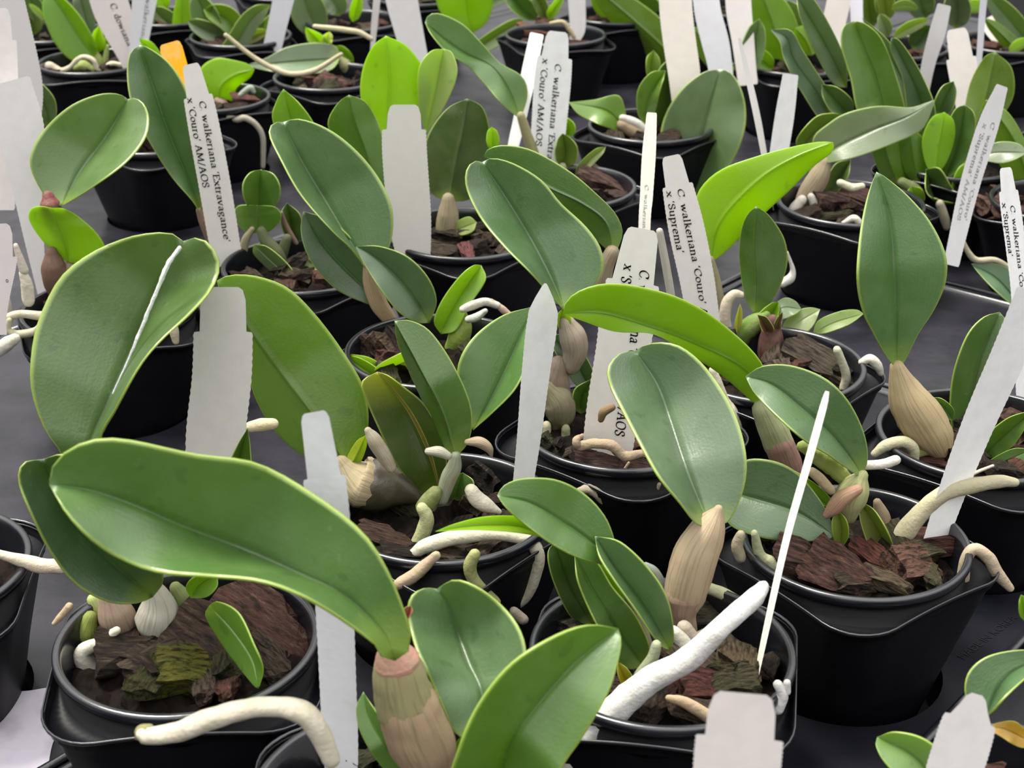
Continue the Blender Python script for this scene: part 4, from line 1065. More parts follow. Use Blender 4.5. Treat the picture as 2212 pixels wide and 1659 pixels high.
leaf(Wp, [(2018,385),(2028,310),(2040,242)], [(1998,350),(1992,300),(2012,255)], [(2045,350),(2062,300),(2060,260)], (g - 0.01, g), (0.3, 0.3), (0.170, 0.380, 0.010))
leaf(Wp, [(2038,395),(2070,310),(2085,226)], [(2022,370),(2040,290),(2062,238)], [(2085,350),(2106,290),(2104,245)], (g + 0.01, g + 0.01), (-0.4, -1), (0.045, 0.120, 0.024))
leaf(Wp, [(2078,330),(2120,240),(2150,112)], [(2080,260),(2095,180),(2125,125)], [(2120,300),(2185,220),(2187,150)], (g + 0.05, g + 0.06), (0.4, 0.4), (0.098, 0.195, 0.020))
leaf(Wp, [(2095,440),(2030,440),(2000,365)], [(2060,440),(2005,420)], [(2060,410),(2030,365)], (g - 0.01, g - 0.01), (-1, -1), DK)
leaf(Wp, [(1985,445),(1975,420),(1970,402)], [(1965,435),(1960,415)], [(1998,430),(1990,408)], (g - 0.02, g - 0.02), (-1, -1), (0.12, 0.25, 0.03))
leaf(Wp, [(2068,430),(2090,390),(2100,345)], [(2055,410),(2070,365)], [(2090,420),(2105,380)], (g - 0.01, g - 0.01), (-1, -1), ML)
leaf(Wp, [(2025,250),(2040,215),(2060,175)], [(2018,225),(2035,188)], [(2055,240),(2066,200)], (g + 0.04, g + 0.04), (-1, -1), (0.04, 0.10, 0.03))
leaf(Wp, [(1800,262),(1765,200),(1715,130),(1700,82),(1664,64)], [(1775,262),(1730,195),(1695,130),(1685,92)], [(1815,235),(1780,180),(1735,110),(1708,66)], (g + 0.03, g + 0.03), (-1, -0.3), (0.075, 0.150, 0.105))
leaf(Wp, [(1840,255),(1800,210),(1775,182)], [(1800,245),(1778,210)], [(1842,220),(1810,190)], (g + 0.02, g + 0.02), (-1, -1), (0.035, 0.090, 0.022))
leaf(Wp, [(1830,190),(1790,110),(1720,-10)], [(1800,180),(1760,110),(1730,40)], [(1826,130),(1790,50),(1750,-10)], (g + 0.06, g + 0.06), (-1, -0.4), (0.085, 0.165, 0.090))
bulb(Wp, [(1950,395,12),(1975,415,18),(1985,435,14)], (0.14, 0.19, 0.06), d=g - 0.01)
bulb(Wp, [(2030,440,9),(2040,470,10),(2045,490,8)], (0.42, 0.38, 0.28), d=g - 0.03, name='root')

# ================================================================== X: right edge, back
X = plant(2300, 432, 'potted orchid with small bluish leaves and reddish bark behind the speckled slanting tag', rot=TROT, D=1.0, chips=12)
g = 0.0
leaf(X, [(2225,395),(2190,300),(2130,215)], [(2180,385),(2130,300),(2120,240)], [(2220,320),(2180,245)], (0.05, 0.05), (0.5, 0.5), (0.110, 0.240, 0.016))
leaf(X, [(2100,342),(2150,330),(2220,330)], [(2120,320),(2160,306),(2200,310)], [(2120,345),(2170,352)], (0.0, -0.01), (0.5, -1), (0.16, 0.24, 0.22))
leaf(X, [(2240,575),(2200,545),(2172,518)], [(2205,570),(2180,545)], [(2215,525),(2190,514)], (-0.06, -0.06), (-1, 0.4), (0.08, 0.17, 0.12))
leaf(X, [(2230,680),(2195,648),(2150,600),(2098,570)], [(2190,660),(2145,622),(2115,590)], [(2215,625),(2180,580),(2130,566)], (-0.08, -0.07), (-1, 0.3), (0.075, 0.17, 0.11))
tube(X, [(2078,515,4),(2092,545,6),(2110,562,7),(2150,562,6),(2185,580,5)], (0.40, 0.36, 0.26), d=-0.07)
chip(X, 2150, 450, 90, 20, (0.173, 0.094, 0.072), kind=0)
chip(X, 2195, 470, 90, -20, (0.101, 0.054, 0.043), kind=4)
chip(X, 2170, 430, 70, 40, (0.144, 0.079, 0.061), kind=7)

# ================================================================== H: tilted pot with the eaten lime leaf
H = plant(462, 207, 'potted orchid with a single notched lime leaf and a dangling grey root', rot=35, D=0.95, chips=5)
g = G(H, 480, 205)
leaf(H, [(470,222),(478,185),(512,160),(550,150)], [(432,195),(432,150),(465,126),(505,130),(535,138)], [(502,218),(512,190),(540,168)], (g, g), (0.4, 0.4), (0.190, 0.400, 0.008))
bulb(H, [(470,218,8),(480,225,12),(490,235,9)], (0.30, 0.20, 0.15), d=g)
leaf(H, [(465,240),(495,238),(525,235)], [(475,228),(505,228)], [(480,250),(510,248)], (g - 0.005, g - 0.005), (0.4, -1), (0.16, 0.26, 0.05))
tube(H, [(478,247,5),(510,258,7),(530,255,7),(555,272,6),(568,300,6),(568,360,5)], (0.36, 0.33, 0.28), d=-0.04)
tube(H, [(520,205,6),(540,190,7),(548,198,5)], (0.30, 0.36, 0.30), d=0.0)
chip(H, 530, 215, 60, 20, (0.187, 0.079, 0.068), kind=2)
leaf(H, [(345,150),(325,110),(300,82)], [(325,135),(308,105)], [(350,125),(328,92)], (0.02, 0.02), (-1, -1), (0.17, 0.36, 0.02))

Hp = plant(335, 292, 'potted orchid hidden behind the tall dark leaf, only its black pot in view', rot=TROT, D=1.0, chips=6)
strap(Hp, [(300,285),(290,262),(286,240)], 40, 0.5, (0.0, 0.01), (-1, -1), GR)
# ================================================================== S
S = plant(712, 163, 'potted orchid with a limp grey-green leaf over its rim and a long dried stem', rot=TROT, D=1.0, chips=12)
g = G(S, 720, 160)
leaf(S, [(735,125),(690,130),(620,135),(528,142)], [(725,100),(680,92),(620,102),(575,125)], [(715,150),(660,160),(590,155)], (g - 0.01, g - 0.03), (0.5, -1), (0.090, 0.170, 0.095))
leaf(S, [(715,130),(690,90),(660,58)], [(695,120),(668,92),(660,70)], [(716,110),(700,80)], (g, g), (-1, -1), (0.24, 0.44, 0.02))
leaf(S, [(715,105),(705,85),(712,68)], [(695,98),(698,78)], [(716,95),(718,78)], (g - 0.004, g - 0.004), (-1, -1), (0.45, 0.50, 0.36))
leaf(S, [(705,125),(685,115),(668,95)], [(680,120),(665,105)], [(705,110),(690,90)], (g - 0.006, g - 0.006), (0.5, 0.5), (0.22, 0.38, 0.02))
leaf(S, [(765,135),(745,112),(718,100)], [(745,130),(725,112)], [(760,118),(740,100)], (g + 0.01, g + 0.01), (-1, -1), ML)
bulb(S, [(735,128,8),(745,142,14),(748,160,10)], (0.27, 0.27, 0.13), d=g)
tube(S, [(488,76,5),(540,118,5),(590,148,6),(630,160,6),(680,152,6),(737,117,4)], (0.50, 0.43, 0.30), d=-0.03, name='dried_stem')
tube(S, [(680,57,5),(740,64,6),(775,70,6),(802,84,5)], (0.54, 0.48, 0.34), d=0.06, name='dried_stem')
chip(S, 680, 175, 60, 10, (0.187, 0.086, 0.072), kind=1)
chip(S, 720, 185, 60, -20, (0.158, 0.072, 0.061), kind=4)
chip(S, 650, 165, 50, 30, (0.144, 0.065, 0.054), kind=7)

# ================================================================== Gp: top left
Gp = plant(200, 130, 'potted orchid with one bright green pointed leaf over crumpled cream husks', rot=12, D=1.0, chips=5)
g = G(Gp, 195, 140)
leaf(Gp, [(205,128),(160,60),(128,10),(98,-25)], [(158,132),(118,92),(92,25)], [(208,100),(176,40),(135,-5)], (g, g + 0.01), (-0.4, -0.6), (0.105, 0.290, 0.010))
leaf(Gp, [(200,95),(185,40),(172,-20)], [(168,50),(158,0)], [(205,40),(200,-10)], (g + 0.03, g + 0.04), (-0.4, -1), (0.085, 0.150, 0.085))
leaf(Gp, [(212,115),(205,90),(214,55)], [(198,100),(202,70)], [(226,100),(222,75)], (g + 0.005, g + 0.005), (-1, -1), (0.22, 0.40, 0.03))
leaf(Gp, [(225,112),(230,90),(236,75)], [(220,98),(226,82)], [(236,102),(240,85)], (g + 0.01, g + 0.01), (-1, -1), (0.16, 0.30, 0.03))
bulb(Gp, [(208,115,5),(215,130,8),(222,150,7)], (0.36, 0.44, 0.14), d=g, name='shoot', mat=M_ROOT)
bulb(Gp, [(232,100,4),(228,125,6),(226,150,6)], (0.36, 0.44, 0.14), d=g, name='shoot', mat=M_ROOT)
tube(Gp, [(88,150,6),(108,142,8),(130,152,6),(150,146,5),(175,124,5),(200,130,6),(215,152,5),(240,138,5),(262,140,6)], (0.64, 0.58, 0.44), d=G(Gp, 180, 152), name='husk', wob=0.3, n=50)
bulb(Gp, [(165,146,8),(180,142,12),(196,150,9)], (0.42, 0.50, 0.16), d=g - 0.01, name='shoot', mat=M_ROOT)
leaf(Gp, [(108,278),(100,235),(72,185),(55,168)], [(88,262),(70,215),(56,180)], [(121,250),(118,215),(95,185),(72,170)], (-0.30, -0.30), (-1, -0.4), (0.06, 0.13, 0.05))

# ================================================================== T: behind the two tags
T = plant(1200, 72, 'potted orchid with blunt lime leaves and salmon red bark', rot=20, D=1.0, chips=8)
g = G(T, 1140, 60)
leaf(T, [(1022,72),(1010,30),(1000,-40)], [(962,40),(942,0),(945,-30)], [(1050,50),(1064,10),(1055,-30)], (g + 0.03, g + 0.03), (-0.4, -0.6), (0.155, 0.360, 0.012))
leaf(T, [(1015,118),(1075,75),(1132,44)], [(1030,90),(1090,50),(1118,40)], [(1060,108),(1110,75)], (g, g), (-0.4, -1), (0.115, 0.215, 0.045))
leaf(T, [(1185,45),(1195,20),(1222,-15)], [(1182,25),(1200,0)], [(1200,35),(1215,8)], (g + 0.01, g + 0.01), (-1, -1), (0.17, 0.34, 0.02))
leaf(T, [(1160,45),(1130,20),(1095,-20)], [(1130,40),(1095,10)], [(1160,20),(1130,-12)], (g + 0.02, g + 0.02), (-1, -1), GR)
leaf(T, [(1182,45),(1170,15),(1150,-20)], [(1165,35),(1148,0)], [(1186,20),(1172,-10)], (g + 0.015, g + 0.015), (-1, -1), OL)
chip(T, 1165, 72, 90, 20, (0.259, 0.108, 0.072), kind=2)
chip(T, 1195, 58, 70, -10, (0.187, 0.086, 0.065), kind=5)
tube(T, [(1190,50,4),(1215,48,5),(1228,62,5),(1240,80,4)], (0.50, 0.42, 0.26), d=0.0)

# ================================================================== further back
def back_plant(px, py, label, leaves, rot=20, D=1.0, chips=7, gy=None):
    P = plant(px, py, label, rot=rot, D=D, chips=chips)
    for (m, w, rt, d, s, c) in leaves:
        strap(P, m, w, rt, (d, d), s, c)
    return P
back_plant(520, 75, 'potted orchid with a long drooping blue-green strap leaf hanging over its rim', [
    ([(585,10),(545,40),(505,100),(455,150)], 46, 0.5, -0.02, (-1, -0.3), (0.105, 0.185, 0.100)),
    ([(470,95),(450,40),(420,-15)], 60, 0.4, 0.02, (-1, -0.4), (0.080, 0.180, 0.060)),
    ([(520,80),(490,40),(440,20)], 50, 0.5, 0.01, (-1, -1), (0.095, 0.215, 0.020)),
    ([(530,95),(550,50),(545,15)], 44, 0.5, 0.0, (0.5, 0.5), (0.100, 0.200, 0.020)),
    ([(500,88),(455,70),(405,45)], 40, 0.5, 0.01, (-1, -1), (0.085, 0.165, 0.075)),
    ([(548,90),(590,55),(625,10)], 44, 0.5, 0.01, (-0.5, -1), (0.130, 0.230, 0.090)),
    ([(515,95),(555,75),(580,68)], 26, 0.5, -0.01, (-1, -1), (0.26, 0.27, 0.13))])
back_plant(365, 33, 'potted orchid with one long narrow lime leaf rising behind the orange tag', [
    ([(388,125),(392,60),(396,-30)], 40, 0.5, -0.03, (-0.5, -0.5), (0.160, 0.330, 0.020)),
    ([(385,65),(350,40),(330,15)], 50, 0.5, 0.0, (-0.5, -0.5), (0.075, 0.160, 0.050)),
    ([(360,20),(350,0),(345,-20)], 30, 0.5, 0.01, (-0.5, -0.5), LM)], D=0.95)
back_plant(765, 42, 'potted orchid with broad blue-green leaf bases and reddish bark behind the lone thin stick', [
    ([(690,75),(668,30),(650,-30)], 76, 0.5, -0.01, (-0.6, -0.6), (0.105, 0.185, 0.110)),
    ([(735,35),(725,10),(700,-20)], 50, 0.5, 0.0, (-0.5, -1), (0.105, 0.190, 0.110)),
    ([(762,48),(770,15),(778,-15)], 26, 0.5, 0.0, (-1, -1), LM)], chips=14)
back_plant(905, -10, 'potted orchid half out of view at the top edge above the limp hanging leaf', [
    ([(1000,20),(1080,-10),(1120,-30)], 40, 0.5, 0.0, (-1, -1), OL)], chips=8)
back_plant(1330, 28, 'potted orchid with a long lime-backed leaf slanting down to the tag cluster', [
    ([(1502,185),(1440,110),(1370,45),(1270,-40)], 84, 0.5, -0.05, (0.2, 1), (0.100, 0.215, 0.022)),
    ([(1440,60),(1390,20),(1345,-30)], 70, 0.5, 0.02, (-1, -1), (0.060, 0.150, 0.022)),
    ([(1350,40),(1310,15),(1280,-20)], 50, 0.5, 0.0, (0.5, 0.5), (0.130, 0.270, 0.015)),
    ([(1555,150),(1535,100),(1495,60)], 66, 0.5, -0.05, (0.4, 0.4), (0.100, 0.225, 0.018))], chips=8)
back_plant(1720, 132, 'potted orchid with glossy lime wavy leaves behind the thin leaning stick', [
    ([(1700,130),(1670,50),(1640,-30)], 110, 0.45, 0.0, (0.4, 0.4), (0.120, 0.270, 0.014)),
    ([(1765,110),(1730,60),(1700,0)], 50, 0.5, 0.02, (-1, -0.3), (0.110, 0.200, 0.090)),
    ([(1600,175),(1625,110),(1640,40)], 52, 0.5, -0.03, (-1, -0.4), (0.090, 0.180, 0.070)),
    ([(1670,150),(1640,125),(1612,120)], 40, 0.5, -0.02, (-1, -1), ML),
    ([(1755,120),(1740,85),(1718,60)], 60, 0.5, -0.01, (0.5, 0.5), (0.140, 0.290, 0.015)),
    ([(1580,165),(1560,138),(1530,142)], 34, 0.5, -0.06, (-1, 0.3), PL)], chips=10)
back_plant(1935, 98, 'potted orchid with mixed narrow and pale curled leaves behind the strap-leaved clump', [
    ([(1885,60),(1878,20),(1870,-30)], 40, 0.5, 0.02, (-1, -1), OL),
    ([(1915,45),(1912,10),(1905,-30)], 44, 0.5, 0.02, (-1, -1), (0.13, 0.20, 0.03)),
    ([(1918,80),(1912,55),(1900,30)], 28, 0.5, 0.0, (-1, -1), GY),
    ([(1930,82),(1965,60),(2008,42)], 26, 0.5, -0.01, (-0.4, -1), (0.17, 0.27, 0.08)),
    ([(1970,105),(1990,80),(2010,55)], 46, 0.5, 0.0, (-1, -1), DK),
    ([(1925,20),(1955,12),(1985,20)], 24, 0.5, 0.0, (0.4, -1), GY),
    ([(2000,40),(1990,10),(1985,-30)], 60, 0.5, 0.03, (-1, -0.5), (0.055, 0.12, 0.045)),
    ([(2065,62),(2068,20),(2062,-25)], 60, 0.5, 0.0, (-1, -1), (0.055, 0.095, 0.055))], chips=12)
back_plant(2178, 88, 'potted orchid with long blue-green leaves arching out of view beside the thin white stake', [
    ([(2230,110),(2195,60),(2130,-15)], 52, 0.5, 0.0, (-1, -0.3), (0.100, 0.190, 0.110)),
    ([(2230,150),(2180,90),(2125,38)], 36, 0.5, -0.01, (0.5, 0.5), (0.105, 0.230, 0.020)),
    ([(2225,190),(2205,150),(2170,120)], 40, 0.5, 0.02, (-0.5, -1), OL),
    ([(2180,115),(2200,98),(2230,85)], 24, 0.5, -0.03, (0.4, -1), PL),
    ([(2085,18),(2110,14),(2130,20)], 30, 0.5, 0.0, (0.4, -1), (0.20, 0.30, 0.27))], chips=10)
back_plant(110, 66, 'potted orchid with a thin curved leaf behind the big blank tags in the corner', [
    ([(96,48),(75,20),(60,-20)], 40, 0.5, 0.0, (-1, -0.4), GR),
    ([(98,45),(80,25),(62,8)], 14, 0.5, -0.02, (-1, -0.4), PL),
    ([(75,75),(70,50),(62,25)], 40, 0.5, 0.0, (-1, -1), OL),
    ([(140,10),(125,0),(110,-12)], 36, 0.5, 0.0, (-1, -1), GR)], chips=8)
back_plant(1575, 12, 'potted orchid hidden behind the cluster of three blank tags', [
    ([(1500,0),(1480,-20),(1450,-50)], 60, 0.5, 0.02, (-1, -1), GR),
    ([(1590,20),(1620,-10),(1640,-50)], 60, 0.5, 0.02, (-1, -1), GR)], chips=6)
back_plant(250, -18, 'potted orchid at the top edge behind the faded blurred tag', [
    ([(255,15),(275,0),(300,-20)], 30, 0.5, 0.0, (-1, -1), ML)], chips=6)
back_plant(610, -20, 'potted orchid at the top edge, dark pot behind the blue-tinted tag', [
    ([(620,-10),(640,-30),(650,-60)], 40, 0.5, 0.0, (-1, -1), GR)], chips=6)

# ================================================================== front right corner
Yp = plant(2290, 1770, 'potted orchid with a folded round leaf and a yellow leaf beside the tray edge', rot=TROT, D=1.0, chips=8)
g = 0.03
leaf(Yp, [(2262,1418),(2175,1462),(2126,1556)], [(2215,1404),(2140,1416),(2096,1448),(2084,1492),(2100,1538)], [(2225,1455),(2168,1506)], (g + 0.01, g - 0.005), (0.2, -0.8), (0.052, 0.135, 0.055), tr=0.08)
leaf(Yp, [(2025,1700),(1975,1635),(1895,1592)], [(1975,1705),(1915,1650),(1893,1612)], [(2050,1650),(2000,1600),(1935,1582)], (-0.01, 0.0), (-1, -0.3), (0.110, 0.240, 0.085))
leaf(Yp, [(2132,1572),(2170,1575),(2240,1610)], [(2160,1560),(2200,1562)], [(2160,1590),(2205,1615)], (g - 0.01, g - 0.01), (0.4, -1), (0.40, 0.25, 0.015), label='yellow leaf')
leaf(Yp, [(2225,1350),(2212,1325),(2206,1285)], [(2204,1330),(2202,1300)], [(2225,1320),(2220,1295)], (0.05, 0.05), (-1, -1), ML)
# pot out of the frame at the far left, its root reaching in
Zp = plant(-205, 1218, 'potted orchid cut off by the picture edge, a pale root reaching out of its pot', rot=4, D=1.0, chips=4)
tube(Zp, [(-60,1185,16),(0,1198,10),(50,1212,15),(90,1222,17),(135,1224,16)], (0.62, 0.52, 0.42), d=0.0)
# unseen neighbours at the sides
# ================================================================== tags
WH = (0.71, 0.68, 0.65); CW = (0.70, 0.71, 0.75); GW = (0.62, 0.60, 0.56); BR = (0.84, 0.83, 0.82); PK = (0.66, 0.60, 0.58)
ptag(A, [(482,620,128),(480,800,130),(465,990,128),(500,1180,110),(522,1292,60)], 'blank notched tag standing before the huge upright leaf', lean=0.0, shoulder=0.135, col=WH)
ptag(B, [(678,890,78),(695,990,92),(712,1140,92),(722,1300,84),(730,1480,80),(735,1600,78),(738,1690,70)], 'bluish blank tag bent and twisted beside the fat sheathed bulb', lean=-0.01, shoulder=0.17, col=CW, yaw=0.0178, turn=-1)
ptag(E, [(1178,612,40),(1172,690,66),(1158,800,62),(1142,950,52),(1128,1060,44)], 'spear-pointed pale tag standing upright in the middle, seen at an angle', lean=0.0, bury=(1118,1150,40), tip='point', col=BR, yaw=0.0175, turn=1)
ptag(K, [(1388,494,94),(1362,640,120),(1345,760,118),(1325,880,116),(1308,1000,108),(1300,1035,104)], 'printed tag shaded by the arching leaf, most of its letters hidden', lean=0.0, shoulder=0.20, col=WH,
     lines=[("C. walkeriana 'Couro' AM/AOS", 0.60, 0.150, 0.245, 1.05), ("x 'Suprema'", 0.28, 0.140, 0.245, 1.05)])
ptag(M, [(1450,336,56),(1480,480,78),(1505,600,76),(1520,690,70)], 'slim printed tag leaning beside the bright lime leaf', lean=0.0, bury=(1538,775,60), shoulder=0.145, col=WH, yaw=0.0175, turn=1,
     lines=[("C. walkeriana 'Couro' AM/AOS", 0.47, 0.165, 0.365, 0.72), ("x 'Suprema'", 0.12, 0.165, 0.365, 0.72)])
ptag(O, [(412,138,48),(432,230,66),(462,390,70),(492,560,64)], 'printed tag in front of the orange tag, complete name in two lines', lean=0.0, bury=(510,600,40), shoulder=0.15, col=WH, yaw=0.0175, turn=1,
     lines=[("C. walkeriana 'Extravagance'", 0.50, 0.175, 0.365, 0.76), ("x 'Couro' AM/AOS", 0.13, 0.150, 0.365, 0.76)])
ptag(Q, [(1205,68,62),(1195,160,80),(1185,280,76),(1178,360,72)], 'white printed tag sharing a pot with a narrow blank one', lean=0.0, bury=(1172,405,60), shoulder=0.165, col=BR, yaw=0.0175, turn=1,
     lines=[("C. walkeriana 'Extravagance'", 0.53, 0.205, 0.31, 0.76), ("x 'Couro' AM/AOS", 0.17, 0.180, 0.31, 0.76)])
ptag(Q, [(1160,72,30),(1142,160,33),(1122,260,28),(1108,320,24)], 'narrow blank tag turned edgewise next to the white printed one', lean=0.0, bury=(1102,385,20), tip='flat', col=BR, yaw=0.0175, turn=-1)
ptag(Pp, [(873,226,92),(874,330,98),(886,480,92),(898,600,62)], 'grey speckled blank tag before the glowing lime leaf', lean=0.0, bury=None, shoulder=0.13, col=GW)
ptag(K, [(1408,243,22),(1402,330,30),(1396,430,28),(1392,495,26)], 'narrow speckled tag seen almost edge-on between two printed ones', lean=0.03, bury=(1385,800,24), tip='flat', col=GW, yaw=0.0175, turn=-1, ink=M_FADED,
     lines=[("C. walkeriana 'Couro' AM/AOS", 0.34, 0.28, 0.62, 0.6)])
ptag(O, [(366,92,66),(380,140,62),(392,180,60)], 'orange tag peeking over the tall dark leaf', lean=0.03, bury=(492,520,50), tip='notch', shoulder=0.6, col=(0.90, 0.42, 0.005), group=None)
ptag(I, [(1787,845,9),(1778,880,16),(1745,1000,17),(1700,1160,16),(1655,1360,14),(1628,1490,9)], 'thin blank tag edge-on, crossing in front of two bluish leaves', lean=0.0, tip='flat', col=(0.80, 0.76, 0.70), yaw=0.0175, turn=-1)
ptag(J, [(2235,632,80),(2180,765,78),(2120,900,72),(2065,1040,62),(2020,1170,52),(2010,1205,48)], 'long bright blank tag slanting out of the corner-facing pot', lean=0.0, tip='flat', col=(0.88, 0.87, 0.86), yaw=0.0178, turn=1)
def free_tag(axis, Y, label, **kw):
    """A tag whose pot lies outside the picture."""
    P = {'Y': Y}
    return plant_tag(P, axis, label, kw.pop('d', (0.0, 0.0)), **kw)
free_tag([(1606,1497,192),(1598,1590,192),(1590,1690,188),(1580,1900,150)], 0.335, 'blank tag cut off by the bottom edge, broadest in view', shoulder=0.22, col=(0.77, 0.71, 0.68))
plant_tag({'Y': 0.385}, [(2112,1500,92),(2094,1560,118),(2074,1625,124),(2052,1700,120),(2015,1900,110)], 'blank rounded tag in the corner beside a yellow leaf', (0.0, 0.0), tip='round', shoulder=0.125, col=(0.78, 0.75, 0.73))
plant_tag({'Y': G(Wp, 2055, 520) + Wp['Y'] - 0.06}, [(2165,185,26),(2135,270,46),(2095,400,44),(2062,540,36)], 'speckled tag with faint grey writing slanting across the clump', (0.03, 0.0), tip='flat', col=(0.66, 0.65, 0.66), yaw=0.0175, turn=1, ink=M_FADED,
     lines=[("C. walkeriana 'Couro'", 0.62, 0.20, 0.62, 0.40), ("x 'Suprema' AM/AOS", 0.28, 0.22, 0.62, 0.40)])
ptag(Np, [(2172,362,34),(2182,440,44),(2195,540,44),(2205,640,42)], 'printed tag cut off at the picture edge above a small bluish leaf', lean=0.0, bury=(2215,860,40), shoulder=0.10, col=BR, yaw=0.0175, turn=1,
     lines=[("C. walkeriana 'Couro' AM/AOS", 0.50, 0.165, 0.52, 0.55), ("x 'Suprema'", 0.12, 0.150, 0.52, 0.55)])
ptag(R, [(1708,160,34),(1695,250,42),(1680,350,40),(1665,470,36)], 'plain white tag rising behind the bright lime leaf', lean=0.0, tip='flat', col=BR, yaw=0.0175, turn=1)
plant_tag({'Y': R['Y'] + 0.02}, [(1597,82,7),(1615,160,13),(1635,250,15),(1652,340,13),(1668,420,10)], 'thin stick of a tag edge-on, leaning behind the broad matte leaf', (0.02, 0.0), tip='flat', col=(0.52, 0.51, 0.50), yaw=0.0175, turn=1)
plant_tag({'Y': Gp['Y'] - 0.02}, [(222,-40,80),(245,30,80),(285,120,60),(320,200,54)], 'printed tag leaning over the crumpled cream husks, a species name on it', (0.0, 0.0), tip='flat', col=PK,
     lines=[("C. dowiana 'Couro'", 0.50, 0.175, 0.36, 0.62)])
plant_tag({'Y': H['Y'] + 0.10}, [(318,-40,54),(312,0,54),(305,60,44),(300,95,40),(295,140,36)], 'bluish faded tag standing behind the species-name tag', (0.0, 0.0), tip='flat', col=(0.60, 0.60, 0.63),
     ink=M_FADED, lines=[("walkeriana", 0.55, 0.16, 0.52, 0.55)])
plant_tag({'Y': 1.52}, [(622,-40,46),(612,0,46),(598,60,42),(585,120,40),(582,140,36)], 'bluish blank tag beside the long drooping strap leaf', (0.0, 0.0), tip='flat', col=(0.58, 0.58, 0.63))
plant_tag({'Y': 1.46}, [(818,-40,18),(814,0,16),(808,60,14),(805,100,10)], 'lone thin blank stick upright over reddish bark', (0.0, 0.0), tip='flat', col=WH, yaw=0.0175, turn=1)
plant_tag({'Y': 1.43}, [(860,-60,72),(868,0,70),(884,70,62),(900,140,56)], 'blank pale tag out of focus behind the glowing lime leaf', (0.0, 0.0), tip='flat', col=(0.66, 0.64, 0.64), yaw=0.02, turn=1)
plant_tag({'Y': T['Y'] + 0.0}, [(1245,-60,40),(1246,0,38),(1248,60,34),(1240,90,22)], 'blank tag upright in the salmon bark', (0.0, 0.0), tip='flat', col=(0.70, 0.68, 0.67), yaw=0.0175, turn=1)
plant_tag({'Y': 1.24}, [(1458,-60,72),(1460,20,72),(1468,90,72),(1478,160,70),(1482,230,60)], 'cream blank tag, first of the cluster of three', (0.02, 0.0), tip='flat', col=(0.69, 0.64, 0.58))
plant_tag({'Y': 1.29}, [(1522,-60,56),(1528,20,58),(1545,90,60),(1555,140,54),(1562,200,50)], 'bluish blank tag in the centre of the cluster of three', (0.02, 0.0), tip='flat', col=(0.64, 0.64, 0.68))
plant_tag({'Y': 1.40}, [(1592,-60,56),(1596,20,56),(1604,80,50),(1612,150,44)], 'narrow blank tag, last of the cluster of three', (0.02, 0.0), tip='flat', col=(0.66, 0.62, 0.60))
plant_tag({'Y': 1.42}, [(1812,-50,52),(1812,0,52),(1795,80,50),(1798,130,38),(1792,180,20)], 'blank pale tag among bluish strap leaves', (0.02, 0.0), tip='flat', col=(0.66, 0.60, 0.56))
plant_tag({'Y': 1.44}, [(1850,-50,30),(1850,10,28),(1852,60,26),(1855,110,20)], 'slim lavender tag at the back of the strap-leaved clump', (0.02, 0.0), tip='flat', col=(0.62, 0.61, 0.68))
plant_tag({'Y': Wp['Y'] + 0.12}, [(2040,10,30),(2025,70,36),(2005,140,30),(1990,230,24),(1982,330,18)], 'weathered narrow tag slanting behind the clump', (0.02, 0.0), tip='flat', col=(0.56, 0.55, 0.55), yaw=0.0175, turn=1)
plant_tag({'Y': Wp['Y'] + 0.09}, [(2066,62,60),(2074,110,66),(2082,170,62),(2086,240,40),(2088,345,22)], 'notched pink-white tag between clump leaves', (0.02, 0.0), shoulder=0.20, col=(0.70, 0.65, 0.61))
plant_tag({'Y': Wp['Y'] + 0.13}, [(2128,-30,16),(2122,30,15),(2118,90,14),(2114,140,12)], 'thin white stake at the top of the clump', (0.02, 0.0), tip='flat', col=(0.60, 0.60, 0.64), yaw=0.0175, turn=1)
plant_tag({'Y': 1.55}, [(2150,30,80),(2165,60,74),(2175,85,60)], 'pinkish blank tag half hidden by arching blue-green leaves', (0.02, 0.0), tip='flat', col=(0.62, 0.55, 0.50))
plant_tag({'Y': Fp['Y'] + 0.065}, [(16,176,100),(44,285,106),(58,400,68),(74,520,42),(95,655,18)], 'tall blank tag tapering down beside the brown mottled bulb', (0.0, 0.0), tip='flat', col=(0.70, 0.67, 0.67))
plant_tag({'Y': Fp['Y'] + 0.20}, [(-4,-60,92),(10,0,86),(48,180,88),(58,270,60)], 'large blank tag at the back of the corner group', (0.0, 0.0), tip='flat', col=(0.57, 0.545, 0.545))  # darker tag colour stands in for shade at the back
plant_tag({'Y': Fp['Y'] + 0.08}, [(-10,18,82),(-6,120,88),(-2,250,84),(0,385,70),(0,420,66)], 'blank notched tag at the picture edge behind the tall tapering one', (0.0, 0.0), shoulder=0.16, col=(0.76, 0.71, 0.69))
plant_tag({'Y': Fp['Y'] - 0.07}, [(-14,484,106),(-10,560,96),(-8,640,60),(-6,690,40)], 'tag at the picture edge showing the end of one printed letter', (0.0, 0.0), shoulder=0.30, col=(0.66, 0.60, 0.59),
     lines=[("o", 0.78, 0.50, 0.30, 0.5)])

